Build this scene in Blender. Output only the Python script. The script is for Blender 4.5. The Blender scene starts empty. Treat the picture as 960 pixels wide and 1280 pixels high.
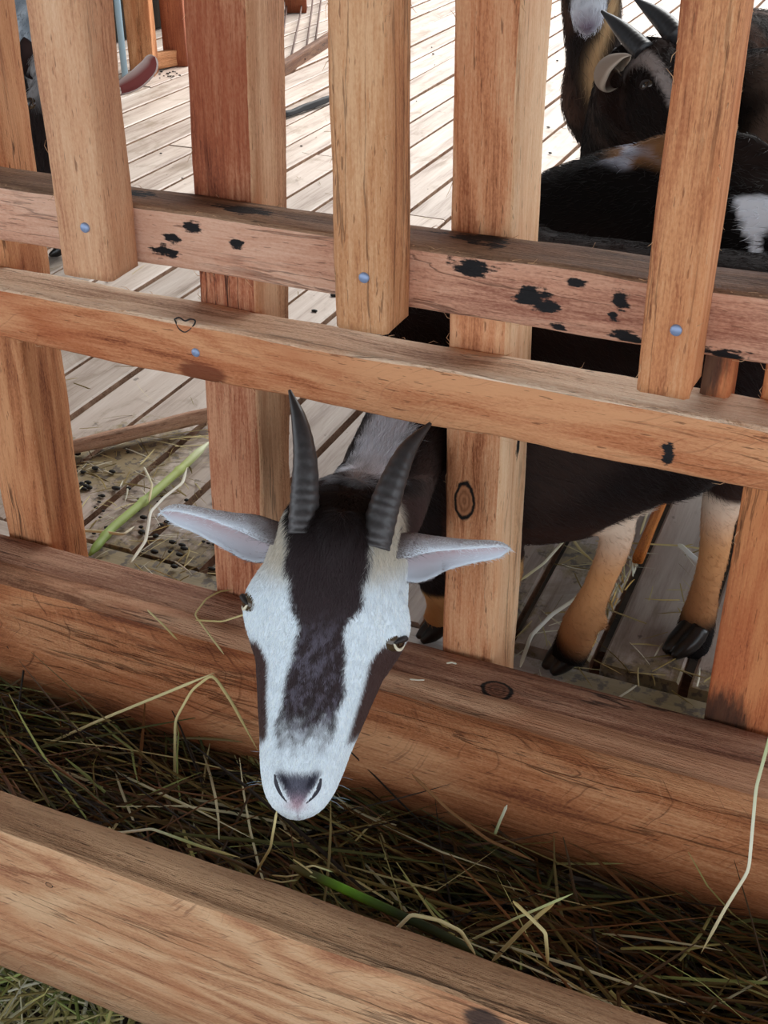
import bpy, bmesh, math, random
import numpy as np
from math import sin, cos, radians, pi
from mathutils import Vector, Matrix, noise as mnoise
from mathutils.bvhtree import BVHTree

random.seed(7)
rng = np.random.default_rng(11)
SC = bpy.context.scene
COL = SC.collection

# ------------------------------------------------------------------ camera, sky, sun, exposure
F_PX, CX, CY, CAM_H = 1520.0, 480.0, 640.0, 0.92
PITCH, YAW = radians(31.7), radians(23.3)
cam_d = bpy.data.cameras.new('camera')
cam_d.sensor_fit = 'VERTICAL'
cam_d.sensor_height = 36.0
cam_d.lens = F_PX / 1280.0 * 36.0
cam_d.clip_start = 0.02
cam = bpy.data.objects.new('camera', cam_d)
cam.location = (0, 0, CAM_H)
cam.rotation_euler = (pi / 2 - PITCH, 0, YAW)
COL.objects.link(cam)
SC.camera = cam

world = bpy.data.worlds.new('overcast_sky')
SC.world = world
world.use_nodes = True
wn = world.node_tree
wn.nodes['Background'].inputs['Color'].default_value = (0.86, 0.93, 1.0, 1)
wn.nodes['Background'].inputs['Strength'].default_value = 1.0

sun_d = bpy.data.lights.new('sun', 'SUN')
sun_d.energy = 2.9
sun_d.angle = radians(50)
sun_d.color = (1.0, 0.97, 0.92)
sun = bpy.data.objects.new('sun', sun_d)
sun.rotation_euler = Vector((-0.16, -0.66, -0.74)).to_track_quat('-Z', 'Y').to_euler()
COL.objects.link(sun)

vs = SC.view_settings
vs.view_transform = 'Standard'
vs.look = 'None'
vs.exposure = 1.15
vs.gamma = 1.0
vs.use_curve_mapping = False

SHADE_ROOF_Y = 4.2

# ------------------------------------------------------------------ measuring helpers
FW = np.array([-sin(YAW) * cos(PITCH), cos(YAW) * cos(PITCH), -sin(PITCH)])
RT = np.array([cos(YAW), sin(YAW), 0.0])
UP = np.cross(RT, FW)
CAM = np.array([0, 0, CAM_H])


def ray(x, y):
    return FW + RT * (x - CX) / F_PX - UP * (y - CY) / F_PX


def on_y(x, y, Y):
    r = ray(x, y)
    return CAM + r * (Y / r[1])


def on_z(x, y, z):
    r = ray(x, y)
    return CAM + r * ((z - CAM_H) / r[2])


def unit(v):
    v = np.asarray(v, float)
    return v / np.linalg.norm(v)


# ------------------------------------------------------------------ object helpers
def tag(o, label=None, cat=None, group=None, kind=None):
    if label: o['label'] = label
    if cat: o['category'] = cat
    if group: o['group'] = group
    if kind: o['kind'] = kind
    return o


def empty(name, loc=(0, 0, 0)):
    o = bpy.data.objects.new(name, None)
    o.empty_display_size = 0.05
    o.location = loc
    COL.objects.link(o)
    return o


def mesh_obj(name, verts, faces, mats, parent=None, loc=None, smooth=True, cols=None, fmat=None):
    """verts in world space (or in the parent's space when loc is None and a parent is given)"""
    v = np.asarray(verts, float)
    if loc is not None:
        v = v - np.asarray(loc, float)
    me = bpy.data.meshes.new(name)
    me.from_pydata(v.tolist(), [], [list(map(int, f)) for f in faces])
    for m in (mats if isinstance(mats, (list, tuple)) else [mats]):
        me.materials.append(m)
    if smooth:
        me.polygons.foreach_set('use_smooth', np.ones(len(me.polygons), bool))
    if fmat is not None:
        me.polygons.foreach_set('material_index', np.asarray(fmat, np.int32))
    if cols is not None:
        a = me.attributes.new('col', 'FLOAT_COLOR', 'POINT')
        c = np.ones((len(v), 4)); c[:, :3] = cols
        a.data.foreach_set('color', c.ravel())
    me.update()
    o = bpy.data.objects.new(name, me)
    COL.objects.link(o)
    if parent is not None:
        o.parent = parent
    elif loc is not None:
        o.location = loc
    return o


class MB:
    def __init__(self):
        self.v, self.f, self.c = [], [], []

    def add(self, v, f, c=None):
        n = sum(len(a) for a in self.v)
        self.v.append(np.asarray(v, float))
        self.f += [[i + n for i in q] for q in f]
        if c is not None:
            c = np.asarray(c, float)
            self.c.append(np.tile(c, (len(v), 1)) if c.ndim == 1 else c)

    def build(self, name, mats, parent=None, loc=None, smooth=True):
        return mesh_obj(name, np.concatenate(self.v), self.f, mats, parent, loc, smooth,
                        np.concatenate(self.c) if self.c else None)


def frames(P):
    P = np.asarray(P, float)
    T = np.gradient(P, axis=0)
    return T / np.maximum(np.linalg.norm(T, axis=1, keepdims=True), 1e-9)


def resample(P, R, n):
    """smooth (Catmull-Rom) resampling of points with radii"""
    P = np.asarray(P, float); R = np.asarray(R, float)
    if R.ndim == 1: R = R[:, None]
    A = np.hstack([P, R])
    A = np.vstack([2 * A[0] - A[1], A, 2 * A[-1] - A[-2]])
    m = len(P) - 1
    out = []
    for t in np.linspace(0, m - 1e-6, n):
        i = int(t); u = t - i
        p0, p1, p2, p3 = A[i:i + 4]
        out.append(0.5 * (2 * p1 + (p2 - p0) * u + (2 * p0 - 5 * p1 + 4 * p2 - p3) * u * u + (3 * p1 - p0 - 3 * p2 + p3) * u ** 3))
    out = np.array(out)
    return out[:, :3], np.maximum(out[:, 3:], 1e-4)


def tube(P, R, seg=16, up=(0, 0, 1), cap=True):
    """P centres, R (n,) or (n,2): half height along up, half width"""
    P = np.asarray(P, float); R = np.asarray(R, float)
    if R.ndim == 1: R = np.stack([R, R], 1)
    if R.shape[1] == 1: R = np.hstack([R, R])
    T = frames(P)
    ups = np.asarray(up, float)
    v = []
    a = np.linspace(0, 2 * pi, seg, endpoint=False)
    for p, t, r in zip(P, T, R):
        s = np.cross(t, ups)
        if np.linalg.norm(s) < 1e-4: s = np.cross(t, (0.3, 1, 0.1))
        s = unit(s); u = np.cross(s, t)
        v.append(p + np.outer(np.sin(a) * r[0], u) + np.outer(np.cos(a) * r[1], s))
    n = len(P)
    v = np.concatenate(v)
    f = [[i * seg + j, i * seg + (j + 1) % seg, (i + 1) * seg + (j + 1) % seg, (i + 1) * seg + j] for i in range(n - 1) for j in range(seg)]
    if cap:
        f.append(list(range(seg))[::-1]); f.append([(n - 1) * seg + j for j in range(seg)])
    return v, f


def sphere(c, r, su=16, sv=10):
    r = np.broadcast_to(np.asarray(r, float), (3,))
    th = np.linspace(0, pi, sv + 1)[1:-1]
    a = np.linspace(0, 2 * pi, su, endpoint=False)
    v = [[0, 0, 1]] + [[sin(t) * cos(x), sin(t) * sin(x), cos(t)] for t in th for x in a] + [[0, 0, -1]]
    v = np.array(v) * r + np.asarray(c)
    n = len(th); f = []
    for j in range(su):
        k = (j + 1) % su
        f.append([0, 1 + j, 1 + k])
        for i in range(n - 1):
            f.append([1 + i * su + j, 1 + (i + 1) * su + j, 1 + (i + 1) * su + k, 1 + i * su + k])
        f.append([1 + (n - 1) * su + j, 1 + n * su, 1 + (n - 1) * su + k])
    return v, f


# ------------------------------------------------------------------ materials
class NT:
    def __init__(self, name):
        self.m = bpy.data.materials.new(name)
        self.m.use_nodes = True
        self.t = self.m.node_tree
        self.b = self.t.nodes['Principled BSDF']

    def n(self, typ, **kw):
        nd = self.t.nodes.new(typ)
        for k, v in kw.items(): setattr(nd, k, v)
        return nd

    def put(self, sock, val):
        if hasattr(val, 'is_output'): self.t.links.new(val, sock)
        else: sock.default_value = val

    def math(self, op, a, b=0.0, clamp=False):
        nd = self.n('ShaderNodeMath', operation=op, use_clamp=clamp)
        self.put(nd.inputs[0], a); self.put(nd.inputs[1], b)
        return nd.outputs[0]

    def vmath(self, op, a, b=(0, 0, 0)):
        nd = self.n('ShaderNodeVectorMath', operation=op)
        self.put(nd.inputs[0], a)
        self.put(nd.inputs[1], b)
        return nd.outputs['Value' if op in ('LENGTH', 'DISTANCE', 'DOT_PRODUCT') else 'Vector']

    def noise(self, vec, scale=1.0, detail=4.0, rough=0.55, dist=0.0):
        nd = self.n('ShaderNodeTexNoise')
        self.put(nd.inputs['Vector'], vec)
        nd.inputs['Scale'].default_value = scale
        nd.inputs['Detail'].default_value = detail
        nd.inputs['Roughness'].default_value = rough
        nd.inputs['Distortion'].default_value = dist
        return nd.outputs['Fac']

    def ramp(self, fac, stops):
        nd = self.n('ShaderNodeValToRGB')
        el = nd.color_ramp.elements
        while len(el) > 1: el.remove(el[-1])
        el[0].position = stops[0][0]; el[0].color = (*stops[0][1], 1)
        for p, c in stops[1:]:
            e = el.new(p); e.color = (*c, 1)
        self.put(nd.inputs[0], fac)
        return nd.outputs['Color']

    def mix(self, fac, a, b, mode='MIX'):
        nd = self.n('ShaderNodeMix', data_type='RGBA', blend_type=mode)
        self.put(nd.inputs[0], fac)
        self.put(nd.inputs[6], a if hasattr(a, 'is_output') else (*a, 1))
        self.put(nd.inputs[7], b if hasattr(b, 'is_output') else (*b, 1))
        return nd.outputs[2]

    def smooth(self, x, lo, hi):
        nd = self.n('ShaderNodeMapRange', interpolation_type='SMOOTHSTEP')
        self.put(nd.inputs['Value'], x)
        nd.inputs['From Min'].default_value = lo; nd.inputs['From Max'].default_value = hi
        return nd.outputs['Result']

    def bump(self, h, strength=0.3, dist=0.002):
        nd = self.n('ShaderNodeBump')
        nd.inputs['Strength'].default_value = strength
        nd.inputs['Distance'].default_value = dist
        self.put(nd.inputs['Height'], h)
        self.put(self.b.inputs['Normal'], nd.outputs[0])


def srgb(r, g, b):
    f = lambda c: (c / 255 / 12.92) if c / 255 <= 0.04045 else ((c / 255 + 0.055) / 1.055) ** 2.4
    return (f(r), f(g), f(b))


def plain(name, col, rough=0.6, metal=0.0, spec=0.4):
    k = NT(name)
    k.b.inputs['Base Color'].default_value = (*col, 1)
    k.b.inputs['Roughness'].default_value = rough
    k.b.inputs['Metallic'].default_value = metal
    k.b.inputs['Specular IOR Level'].default_value = spec
    return k.m


def wood(name, dark, mid, light, seed=0.0, scale=1.0, stains=(), knots=(), rough=0.72, contour=0.35, patch=None, rnd=0.0, bump=0.35, crack=0.6, curl=0.0):
    """sawn timber, grain along local X. stains: (centre, radii) black marks; knots the same; patch: (centre, radii, colour)"""
    k = NT(name)
    tc = k.n('ShaderNodeTexCoord')
    P = tc.outputs['Object']
    off = k.vmath('ADD', P, (seed * 3.1, seed * 1.7, seed * 2.3))
    if rnd:
        oi = k.n('ShaderNodeObjectInfo')
        sh = k.n('ShaderNodeCombineXYZ')
        for i, q in enumerate((31.0, 17.0, 23.0)): k.put(sh.inputs[i], k.math('MULTIPLY', oi.outputs['Random'], q))
        off = k.vmath('ADD', off, sh.outputs[0])
    # grain swirls round each knot
    for c, r in knots:
        d = k.vmath('MULTIPLY', k.vmath('SUBTRACT', P, c), tuple(1.0 / (q * 2.2) for q in r))
        w = k.smooth(k.vmath('LENGTH', d), 1.0, 0.0)
        off = k.vmath('ADD', off, k.vmath('MULTIPLY', k.vmath('SUBTRACT', P, c), k_comb(k, w)))
    A = k.noise(k.vmath('MULTIPLY', off, (2.2, 34, 34)), 1.0 * scale, 6, 0.62, 0.5)
    B = k.noise(k.vmath('MULTIPLY', off, (1.3, 9, 9)), 1.0 * scale, 3, 0.5, 0.8)
    Cn = k.noise(k.vmath('MULTIPLY', off, (16, 420, 420)), 1.0, 3, 0.72)
    line = k.math('MULTIPLY_ADD', k.math('SINE', k.math('MULTIPLY', B, 62.0)), 0.5)
    line.node.inputs[2].default_value = 0.5
    fac = k.math('ADD', k.math('MULTIPLY', A, 0.62), k.math('MULTIPLY', B, 0.55))
    fac = k.math('ADD', fac, k.math('MULTIPLY', k.math('SUBTRACT', line, 0.5), 0.16 * contour))
    fac = k.math('ADD', fac, k.math('MULTIPLY', k.math('SUBTRACT', Cn, 0.5), 0.42))
    Fi = k.noise(k.vmath('MULTIPLY', off, (240, 620, 620)), 1.0, 2, 0.6)
    fac = k.math('ADD', fac, k.math('MULTIPLY', k.math('SUBTRACT', Fi, 0.5), 0.26))
    colr = k.ramp(fac, [(0.38, dark), (0.55, mid), (0.74, light)])
    # darker fibre streaks
    D = k.noise(k.vmath('MULTIPLY', off, (5, 120, 120)), 1.0, 4, 0.65, 0.3)
    st = k.smooth(D, 0.60, 0.74)
    colr = k.mix(k.math('MULTIPLY', st, 0.55), colr, tuple(c * 0.55 for c in dark))
    if curl:      # slanting figure: fine hair lines that cross the face at an angle
        ca_ = k.n('ShaderNodeCombineXYZ')
        warp = k.math('MULTIPLY', k.noise(k.vmath('MULTIPLY', off, (4, 7, 7)), 1.0, 3, 0.5), 0.10)
        k.put(ca_.inputs[0], k.math('MULTIPLY', k.vmath('DOT_PRODUCT', P, (0.85, -0.5, 0.5)), 14.0))
        k.put(ca_.inputs[1], k.math('MULTIPLY', k.math('ADD', k.vmath('DOT_PRODUCT', P, (-0.5, -0.85, 0.85)), warp), 330.0))
        cl = k.noise(ca_.outputs[0], 1.0, 3, 0.6, 0.2)
        cm = k.smooth(k.noise(k.vmath('MULTIPLY', off, (5, 8, 8)), 1.0, 2, 0.5), 0.42, 0.6)
        colr = k.mix(k.math('MULTIPLY', k.smooth(cl, 0.55, 0.70), k.math('MULTIPLY', cm, curl)), colr, tuple(c * 0.62 for c in dark))
        colr = k.mix(k.math('MULTIPLY', k.smooth(cl, 0.42, 0.28), k.math('MULTIPLY', cm, curl * 0.6)), colr, light)
    # short dark pores and long wavering checks along the grain
    Pz = k.noise(k.vmath('MULTIPLY', off, (46, 430, 430)), 1.0, 2, 0.5)
    colr = k.mix(k.math('MULTIPLY', k.smooth(Pz, 0.655, 0.71), 0.62), colr, tuple(c * 0.42 for c in dark))
    Kn = k.noise(k.vmath('MULTIPLY', off, (1.8, 30, 30)), 1.0, 5, 0.55, 0.5)
    Kg = k.noise(k.vmath('MULTIPLY', off, (3.0, 11, 11)), 1.0, 2, 0.5)
    ck = k.math('MULTIPLY', k.smooth(k.math('ABSOLUTE', k.math('SUBTRACT', Kn, 0.5)), 0.013, 0.002), k.smooth(Kg, 0.50, 0.60))
    ck = k.math('MULTIPLY', ck, crack)
    colr = k.mix(k.math('MULTIPLY', ck, 0.85), colr, tuple(c * 0.22 for c in dark))
    # broad patches of another tone
    Eb = k.noise(k.vmath('MULTIPLY', off, (2.6, 7, 7)), 1.0, 3, 0.6, 1.2)
    colr = k.mix(k.math('MULTIPLY', k.smooth(Eb, 0.48, 0.70), 0.5), colr, tuple(c * q for c, q in zip(mid, (0.86, 0.62, 0.5))))
    wob = k.noise(k.vmath('MULTIPLY', P, (60, 60, 60)), 1.0, 4, 0.65)
    wob2 = k.noise(k.vmath('MULTIPLY', P, (30, 220, 220)), 1.0, 3, 0.6)
    for c, r in stains:
        d = k.vmath('LENGTH', k.vmath('MULTIPLY', k.vmath('SUBTRACT', P, c), tuple(1.0 / q for q in r)))
        d = k.math('ADD', d, k.math('MULTIPLY', k.math('SUBTRACT', k.math('ADD', wob, wob2), 1.0), 2.4))
        colr = k.mix(k.smooth(d, 1.12, 0.72), colr, (0.012, 0.011, 0.012))
    for c, r in knots:
        d = k.vmath('LENGTH', k.vmath('MULTIPLY', k.vmath('SUBTRACT', P, c), tuple(1.0 / q for q in r)))
        d = k.math('ADD', d, k.math('MULTIPLY', k.math('SUBTRACT', wob, 0.5), 0.5))
        ring = k.math('MULTIPLY_ADD', k.math('SINE', k.math('MULTIPLY', d, 16.0)), 0.5)
        ring.node.inputs[2].default_value = 0.5
        inner = k.mix(k.math('MULTIPLY', ring, 0.5), tuple(c_ * 0.75 for c_ in mid), tuple(c_ * 0.5 for c_ in dark))
        colr = k.mix(k.smooth(d, 1.0, 0.85), colr, inner)
        rim = k.math('MULTIPLY', k.smooth(d, 0.74, 0.88), k.smooth(d, 1.12, 0.98))
        colr = k.mix(rim, colr, (0.01, 0.008, 0.007))
    if patch:
        for c, r, pc in patch:
            d = k.vmath('LENGTH', k.vmath('MULTIPLY', k.vmath('SUBTRACT', P, c), tuple(1.0 / q for q in r)))
            d = k.math('ADD', d, k.math('MULTIPLY', k.math('SUBTRACT', wob2, 0.5), 0.7))
            colr = k.mix(k.math('MULTIPLY', k.smooth(d, 1.1, 0.7), 0.85), colr, pc)
    if rnd:
        hv = k.n('ShaderNodeHueSaturation')
        k.put(hv.inputs['Color'], colr)
        k.put(hv.inputs['Value'], k.math('ADD', k.math('MULTIPLY', oi.outputs['Random'], rnd), 1.0 - rnd / 2))
        colr = hv.outputs[0]
    k.put(k.b.inputs['Base Color'], colr)
    k.b.inputs['Roughness'].default_value = rough
    k.b.inputs['Specular IOR Level'].default_value = 0.25
    saw = k.math('SINE', k.math('ADD', k.math('MULTIPLY', k.vmath('DOT_PRODUCT', P, (1.0, 0.5, 0.5)), 1300.0), k.math('MULTIPLY', wob, 26.0)))
    saw = k.math('MULTIPLY', saw, k.math('MULTIPLY', k.smooth(Kg, 0.50, 0.66), 0.07))
    h = k.math('ADD', k.math('ADD', Cn, k.math('MULTIPLY', A, 1.5)), k.math('ADD', saw, k.math('MULTIPLY', ck, -2.0)))
    k.bump(k.math('ADD', h, k.math('MULTIPLY', Fi, 0.5)), bump * 1.5, 0.0025)
    return k.m


def k_comb(k, s):
    nd = k.n('ShaderNodeCombineXYZ')
    k.put(nd.inputs[0], k.math('MULTIPLY', s, -0.2)); k.put(nd.inputs[1], k.math('MULTIPLY', s, -0.55)); k.put(nd.inputs[2], k.math('MULTIPLY', s, -0.55))
    return nd.outputs[0]


def attr_mat(name, rough=0.6, spec=0.2, sheen=0.0):
    k = NT(name)
    a = k.n('ShaderNodeAttribute', attribute_name='col')
    k.put(k.b.inputs['Base Color'], a.outputs['Color'])
    k.b.inputs['Roughness'].default_value = rough
    k.b.inputs['Specular IOR Level'].default_value = spec
    return k.m


M_FUR = attr_mat('goat_hair', 0.55, 0.25)
M_SKIN = attr_mat('goat_hide', 0.8, 0.1)
M_EAR = attr_mat('ear_skin', 0.7, 0.2)
M_HAY = attr_mat('dry_hay', 0.6, 0.3)
M_STRAW = attr_mat('pale_straw', 0.55, 0.35)
M_EYE = plain('eye_amber', srgb(74, 58, 40), 0.06, 0, 0.6)
M_PUPIL = plain('pupil_black', (0.004, 0.004, 0.005), 0.05, 0, 0.6)
M_LID = plain('eyelid_dark', srgb(40, 32, 30), 0.5)
M_LIDW = plain('eyelid_pale', srgb(225, 215, 190), 0.6)
M_NOSTRIL = plain('nostril_dark', srgb(52, 50, 60), 0.6)
M_HOOF = plain('hoof_black', srgb(26, 22, 20), 0.28, 0, 0.5)
M_NAIL = plain('nail_steel', srgb(142, 158, 190), 0.4, 0.3, 0.5)
M_INK = plain('black_ink', (0.012, 0.01, 0.01), 0.6)
M_PIPE = plain('pale_blue_pipe', srgb(160, 190, 208), 0.4)
M_WIRE = plain('rusty_wire', srgb(84, 62, 54), 0.6, 0.3)
M_DUNG = plain('dark_dropping', srgb(22, 20, 16), 0.7)


def horn_mat():
    k = NT('horn_keratin')
    a = k.n('ShaderNodeAttribute', attribute_name='col')
    tc = k.n('ShaderNodeTexCoord')
    nz = k.noise(k.vmath('MULTIPLY', tc.outputs['Object'], (160, 160, 160)), 1, 4, 0.6)
    k.put(k.b.inputs['Base Color'], k.mix(k.smooth(nz, 0.35, 0.75), k.mix(0.5, a.outputs['Color'], (0.012, 0.011, 0.01)), a.outputs['Color']))
    k.b.inputs['Roughness'].default_value = 0.4
    k.bump(nz, 0.3, 0.001)
    return k.m


M_HORN = horn_mat()


# ------------------------------------------------------------------ timbers
def timber(name, p0, p1, w, d, mats, parent=None, front=(0, -1, 0), seed=0, wob=0.0012, nl=70, cham=0.003, taper=1.0, top_mat=False, twist=0.0, label=None):
    """sawn beam from p0 to p1 (centre line). w: size across the front face, d: depth. local X along the beam, local -Y faces 'front'"""
    p0 = np.asarray(p0, float); p1 = np.asarray(p1, float)
    X = unit(p1 - p0); L = np.linalg.norm(p1 - p0)
    Yv = -np.asarray(front, float); Yv = unit(Yv - X * (Yv @ X)); Zv = np.cross(X, Yv)
    hw, hd = w / 2, d / 2
    ring = []
    def side(a, b, n=5):
        for i in range(n): ring.append((a[0] + (b[0] - a[0]) * i / (n - 1), a[1] + (b[1] - a[1]) * i / (n - 1)))
    c = cham
    side((-hd, -hw + c), (-hd, hw - c)); side((-hd + c, hw), (hd - c, hw)); side((hd, hw - c), (hd, -hw + c)); side((hd - c, -hw), (-hd + c, -hw))
    ring = np.array(ring); m = len(ring)
    xs = np.linspace(0, L, nl)
    v = []
    for i, x in enumerate(xs):
        s = 1 + (taper - 1) * x / L
        for j, (y, z) in enumerate(ring):
            e = 1.0 + 0.9 * (min(abs(abs(y) - hd), abs(abs(z) - hw)) < c * 1.2)
            q = mnoise.noise(Vector((x * 9 + seed * 7.1, y * 30 + seed, z * 30))) * wob * e + mnoise.noise(Vector((x * 60 + seed * 3, y * 60, z * 60 + seed))) * wob * 0.5 * e
            q2 = mnoise.noise(Vector((x * 9 + seed * 5.1 + 40, y * 30, z * 30 + seed))) * wob * e
            v.append((x, y * s + np.sign(y) * q, z * s + np.sign(z) * q2))
    v = np.array(v)
    f, fm = [], []
    for i in range(nl - 1):
        for j in range(m):
            f.append([i * m + j, i * m + (j + 1) % m, (i + 1) * m + (j + 1) % m, (i + 1) * m + j])
            fm.append(1 if (top_mat == True and 4 <= j <= 9) or (top_mat == 'side' and 14 <= j <= 19) else 0)
    f.append(list(range(m))[::-1]); f.append([(nl - 1) * m + j for j in range(m)]); fm += [0, 0]
    o = mesh_obj(name, v, f, mats, parent, None, True, None, fm)
    Mx = Matrix([[X[0], Yv[0], Zv[0], p0[0]], [X[1], Yv[1], Zv[1], p0[1]], [X[2], Yv[2], Zv[2], p0[2]], [0, 0, 0, 1]])
    if parent is not None:
        Mx = Matrix.Translation(-Vector(parent.location)) @ Mx
    o.matrix_basis = Mx
    if label: o['label'] = label
    return o


def local_of(o, p, parent=None):
    m = o.matrix_basis.copy()
    if parent is not None: m = Matrix.Translation(Vector(parent.location)) @ m
    return tuple(m.inverted() @ Vector(p))


def nail(parent_timber, root, p):
    c = np.array(local_of(parent_timber, p, root))
    v, f = tube([c + (0, 0.004, 0), c + (0, -0.0005, 0), c + (0, -0.0016, 0)], [0.0047, 0.0047, 0.0036], 14, up=(1, 0, 0))
    o = mesh_obj('nail', v, f, M_NAIL, parent_timber)
    return o


# colours of the timbers (linear)
T_D, T_M, T_L = srgb(150, 88, 58), srgb(205, 146, 105), srgb(226, 178, 138)      # pale pickets
R_D, R_M, R_L = srgb(126, 66, 42), srgb(180, 112, 76), srgb(212, 152, 112)       # redder wood
O_D, O_M, O_L = srgb(120, 58, 30), srgb(176, 98, 56), srgb(206, 136, 88)         # orange wood
G_D, G_M, G_L = srgb(92, 66, 50), srgb(150, 116, 92), srgb(196, 160, 130)        # weathered top faces
P_D, P_M, P_L = srgb(154, 98, 78), srgb(210, 156, 128), srgb(228, 184, 158)      # pinkish rail front

fence = tag(empty('wooden_fence', (-0.45, 1.0, 0.0)), 'rough sawn timber pen fence with two rails, pickets and posts behind the hay trough', 'fence')

# posts: behind the rails
def lx(p0, q):                       # local coordinates on a vertical post whose X runs upward
    return q
post_specs = [
    ((-0.918, 1.036, 0.0), (-0.893, 1.036, 1.25), 0.068, 0.070, 'a'),
    ((-0.617, 1.036, 0.0), (-0.578, 1.036, 1.25), 0.066, 0.072, 'b'),
    ((-0.330, 1.042, 0.0), (-0.345, 1.042, 1.25), 0.059, 0.084, 'c'),
    ((-0.038, 1.036, 0.0), (-0.046, 1.036, 1.25), 0.072, 0.070, 'd')]
post_mats = {
    'a': wood('wood_post_orange', srgb(116, 62, 38), srgb(180, 116, 76), srgb(208, 150, 106), 1.3, 1.0, contour=0.8, crack=1.0),
    'b': wood('wood_post_reddish', srgb(96, 48, 34), srgb(168, 100, 70), srgb(208, 152, 116), 2.1, 1.6, contour=0.3, crack=1.0),
    'c': wood('wood_post_knotty', srgb(146, 82, 50), srgb(206, 140, 98), srgb(228, 178, 136), 3.7, 0.9, contour=1.0,
              knots=[((0.283, -0.042, 0.008), (0.022, 0.05, 0.0105))]),
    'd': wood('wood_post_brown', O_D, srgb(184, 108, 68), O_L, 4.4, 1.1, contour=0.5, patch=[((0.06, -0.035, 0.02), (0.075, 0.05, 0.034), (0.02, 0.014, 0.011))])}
post_sides = {'b': wood('wood_post_tan_side', srgb(140, 90, 62), srgb(200, 150, 112), srgb(224, 182, 144), 2.9, 1.0, contour=0.3),
              'c': wood('wood_post_pale_side', srgb(160, 110, 76), srgb(220, 172, 130), srgb(236, 200, 162), 3.3, 1.0, contour=0.3, stains=[((0.327, 0.008, -0.0297), (0.012, 0.006, 0.02))])}
posts = []
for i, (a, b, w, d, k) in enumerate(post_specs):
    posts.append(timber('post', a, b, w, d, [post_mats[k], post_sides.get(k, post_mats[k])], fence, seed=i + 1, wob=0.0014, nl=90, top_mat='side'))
# the wane strip that peels off the edge of the knotty post
# rails
XL, XR = -1.75, 0.75
st = [((-0.323, 0.551), (0.019, 0.009)), ((-0.274, 0.533), (0.016, 0.007)), ((-0.256, 0.527), (0.012, 0.005)), ((-0.233, 0.55), (0.008, 0.004)),
      ((-0.185, 0.511), (0.012, 0.006)), ((-0.244, 0.510), (0.008, 0.004)), ((-0.602, 0.55), (0.009, 0.006)), ((-0.623, 0.537), (0.009, 0.0045)),
      ((-0.638, 0.52), (0.014, 0.006)), ((-0.554, 0.541), (0.007, 0.005)), ((-0.105, 0.508), (0.02, 0.006)), ((-0.195, 0.54), (0.008, 0.01)), ((-0.20, 0.526), (0.006, 0.006))]
stains = [((x - XL, -0.0275, z - 0.534), (a * 1.05, 0.02, b * 1.05)) for (x, z), (a, b) in st]
M_UP = wood('wood_upper_rail', P_D, P_M, P_L, 5.2, 1.0, stains=stains, contour=0.4)
M_UPT = wood('wood_upper_rail_top', srgb(74, 54, 42), srgb(128, 98, 76), srgb(170, 134, 106), 5.9, 1.4, contour=0.2, bump=0.6,
             stains=[((1.19, 0.0, 0.0275), (0.03, 0.012, 0.03)), ((1.07, 0.005, 0.0275), (0.02, 0.01, 0.03)), ((1.42, 0.01, 0.0275), (0.03, 0.014, 0.03))])
up_rail = timber('rail', (XL, 0.9725, 0.534), (XR, 0.9725, 0.534), 0.058, 0.055, [M_UP, M_UPT], fence, seed=9, wob=0.0015, nl=160, top_mat=True, label='upper rail with black burn marks')
M_MID = wood('wood_lower_rail', O_D, srgb(188, 118, 78), srgb(216, 156, 112), 6.6, 0.8, contour=0.7, curl=0.3, stains=[((-0.139 - XL, -0.0275, -0.012), (0.0055, 0.02, 0.010))],
             patch=[((-0.605 - XL, -0.0275, -0.022), (0.03, 0.03, 0.012), srgb(110, 52, 30))])
M_MIDT = wood('wood_lower_rail_top', srgb(166, 124, 96), srgb(230, 194, 162), srgb(248, 226, 200), 7.1, 1.3, contour=0.2, bump=0.7)
mid_rail = timber('rail', (XL, 0.9725, 0.425), (XR, 0.9725, 0.417), 0.060, 0.055, [M_MID, M_MIDT], fence, seed=12, wob=0.0016, nl=160, top_mat=True, label='lower rail with a drawn heart outline')
# pickets on the front of the upper rail
pk = [((-0.690, 0.9175, 0.505), (-0.682, 0.9175, 1.25), 0.055), ((-0.4065, 0.9175, 0.499), (-0.4065, 0.9175, 1.25), 0.050), ((-0.143, 0.9175, 0.489), (-0.1445, 0.9175, 1.25), 0.043)]
pm = [wood('wood_picket_pale', srgb(168, 108, 78), srgb(210, 158, 120), srgb(226, 184, 148), 8.3, 0.7, contour=0.3),
      wood('wood_picket_tan', srgb(150, 90, 58), srgb(198, 140, 96), srgb(220, 172, 130), 9.4, 1.0, contour=0.3),
      wood('wood_picket_orange', srgb(158, 92, 60), srgb(210, 146, 100), srgb(228, 178, 134), 10.9, 0.7, contour=0.5)]
nails = [(-0.683, 0.8905, 0.555), (-0.402, 0.8905, 0.549), (-0.138, 0.8905, 0.546)]
for i, ((a, b, w), q) in enumerate(zip(pk, nails)):
    t = timber('picket', a, b, w, 0.053, pm[i], fence, seed=20 + i, wob=0.0011, nl=80, cham=0.004)
    nail(t, fence, q)
nail(mid_rail, fence, (-0.610, 0.9446, 0.421))
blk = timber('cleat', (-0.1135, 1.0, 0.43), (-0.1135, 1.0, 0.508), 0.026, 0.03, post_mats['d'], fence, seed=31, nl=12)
# the heart drawn on the lower rail
hp_ = [(218, 399), (224, 397), (231, 401), (238, 399), (244, 401), (241, 408), (232, 415), (224, 411), (218, 399)]
hv = [np.array(local_of(mid_rail, on_y(x, y, 0.9445), fence)) for x, y in hp_]
hv, hr = resample(hv, [0.0008] * len(hv), 48)
v, f = tube(hv, hr, 6, up=(0, 1, 0))
mesh_obj('heart_mark', v, f, M_INK, mid_rail)

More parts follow.
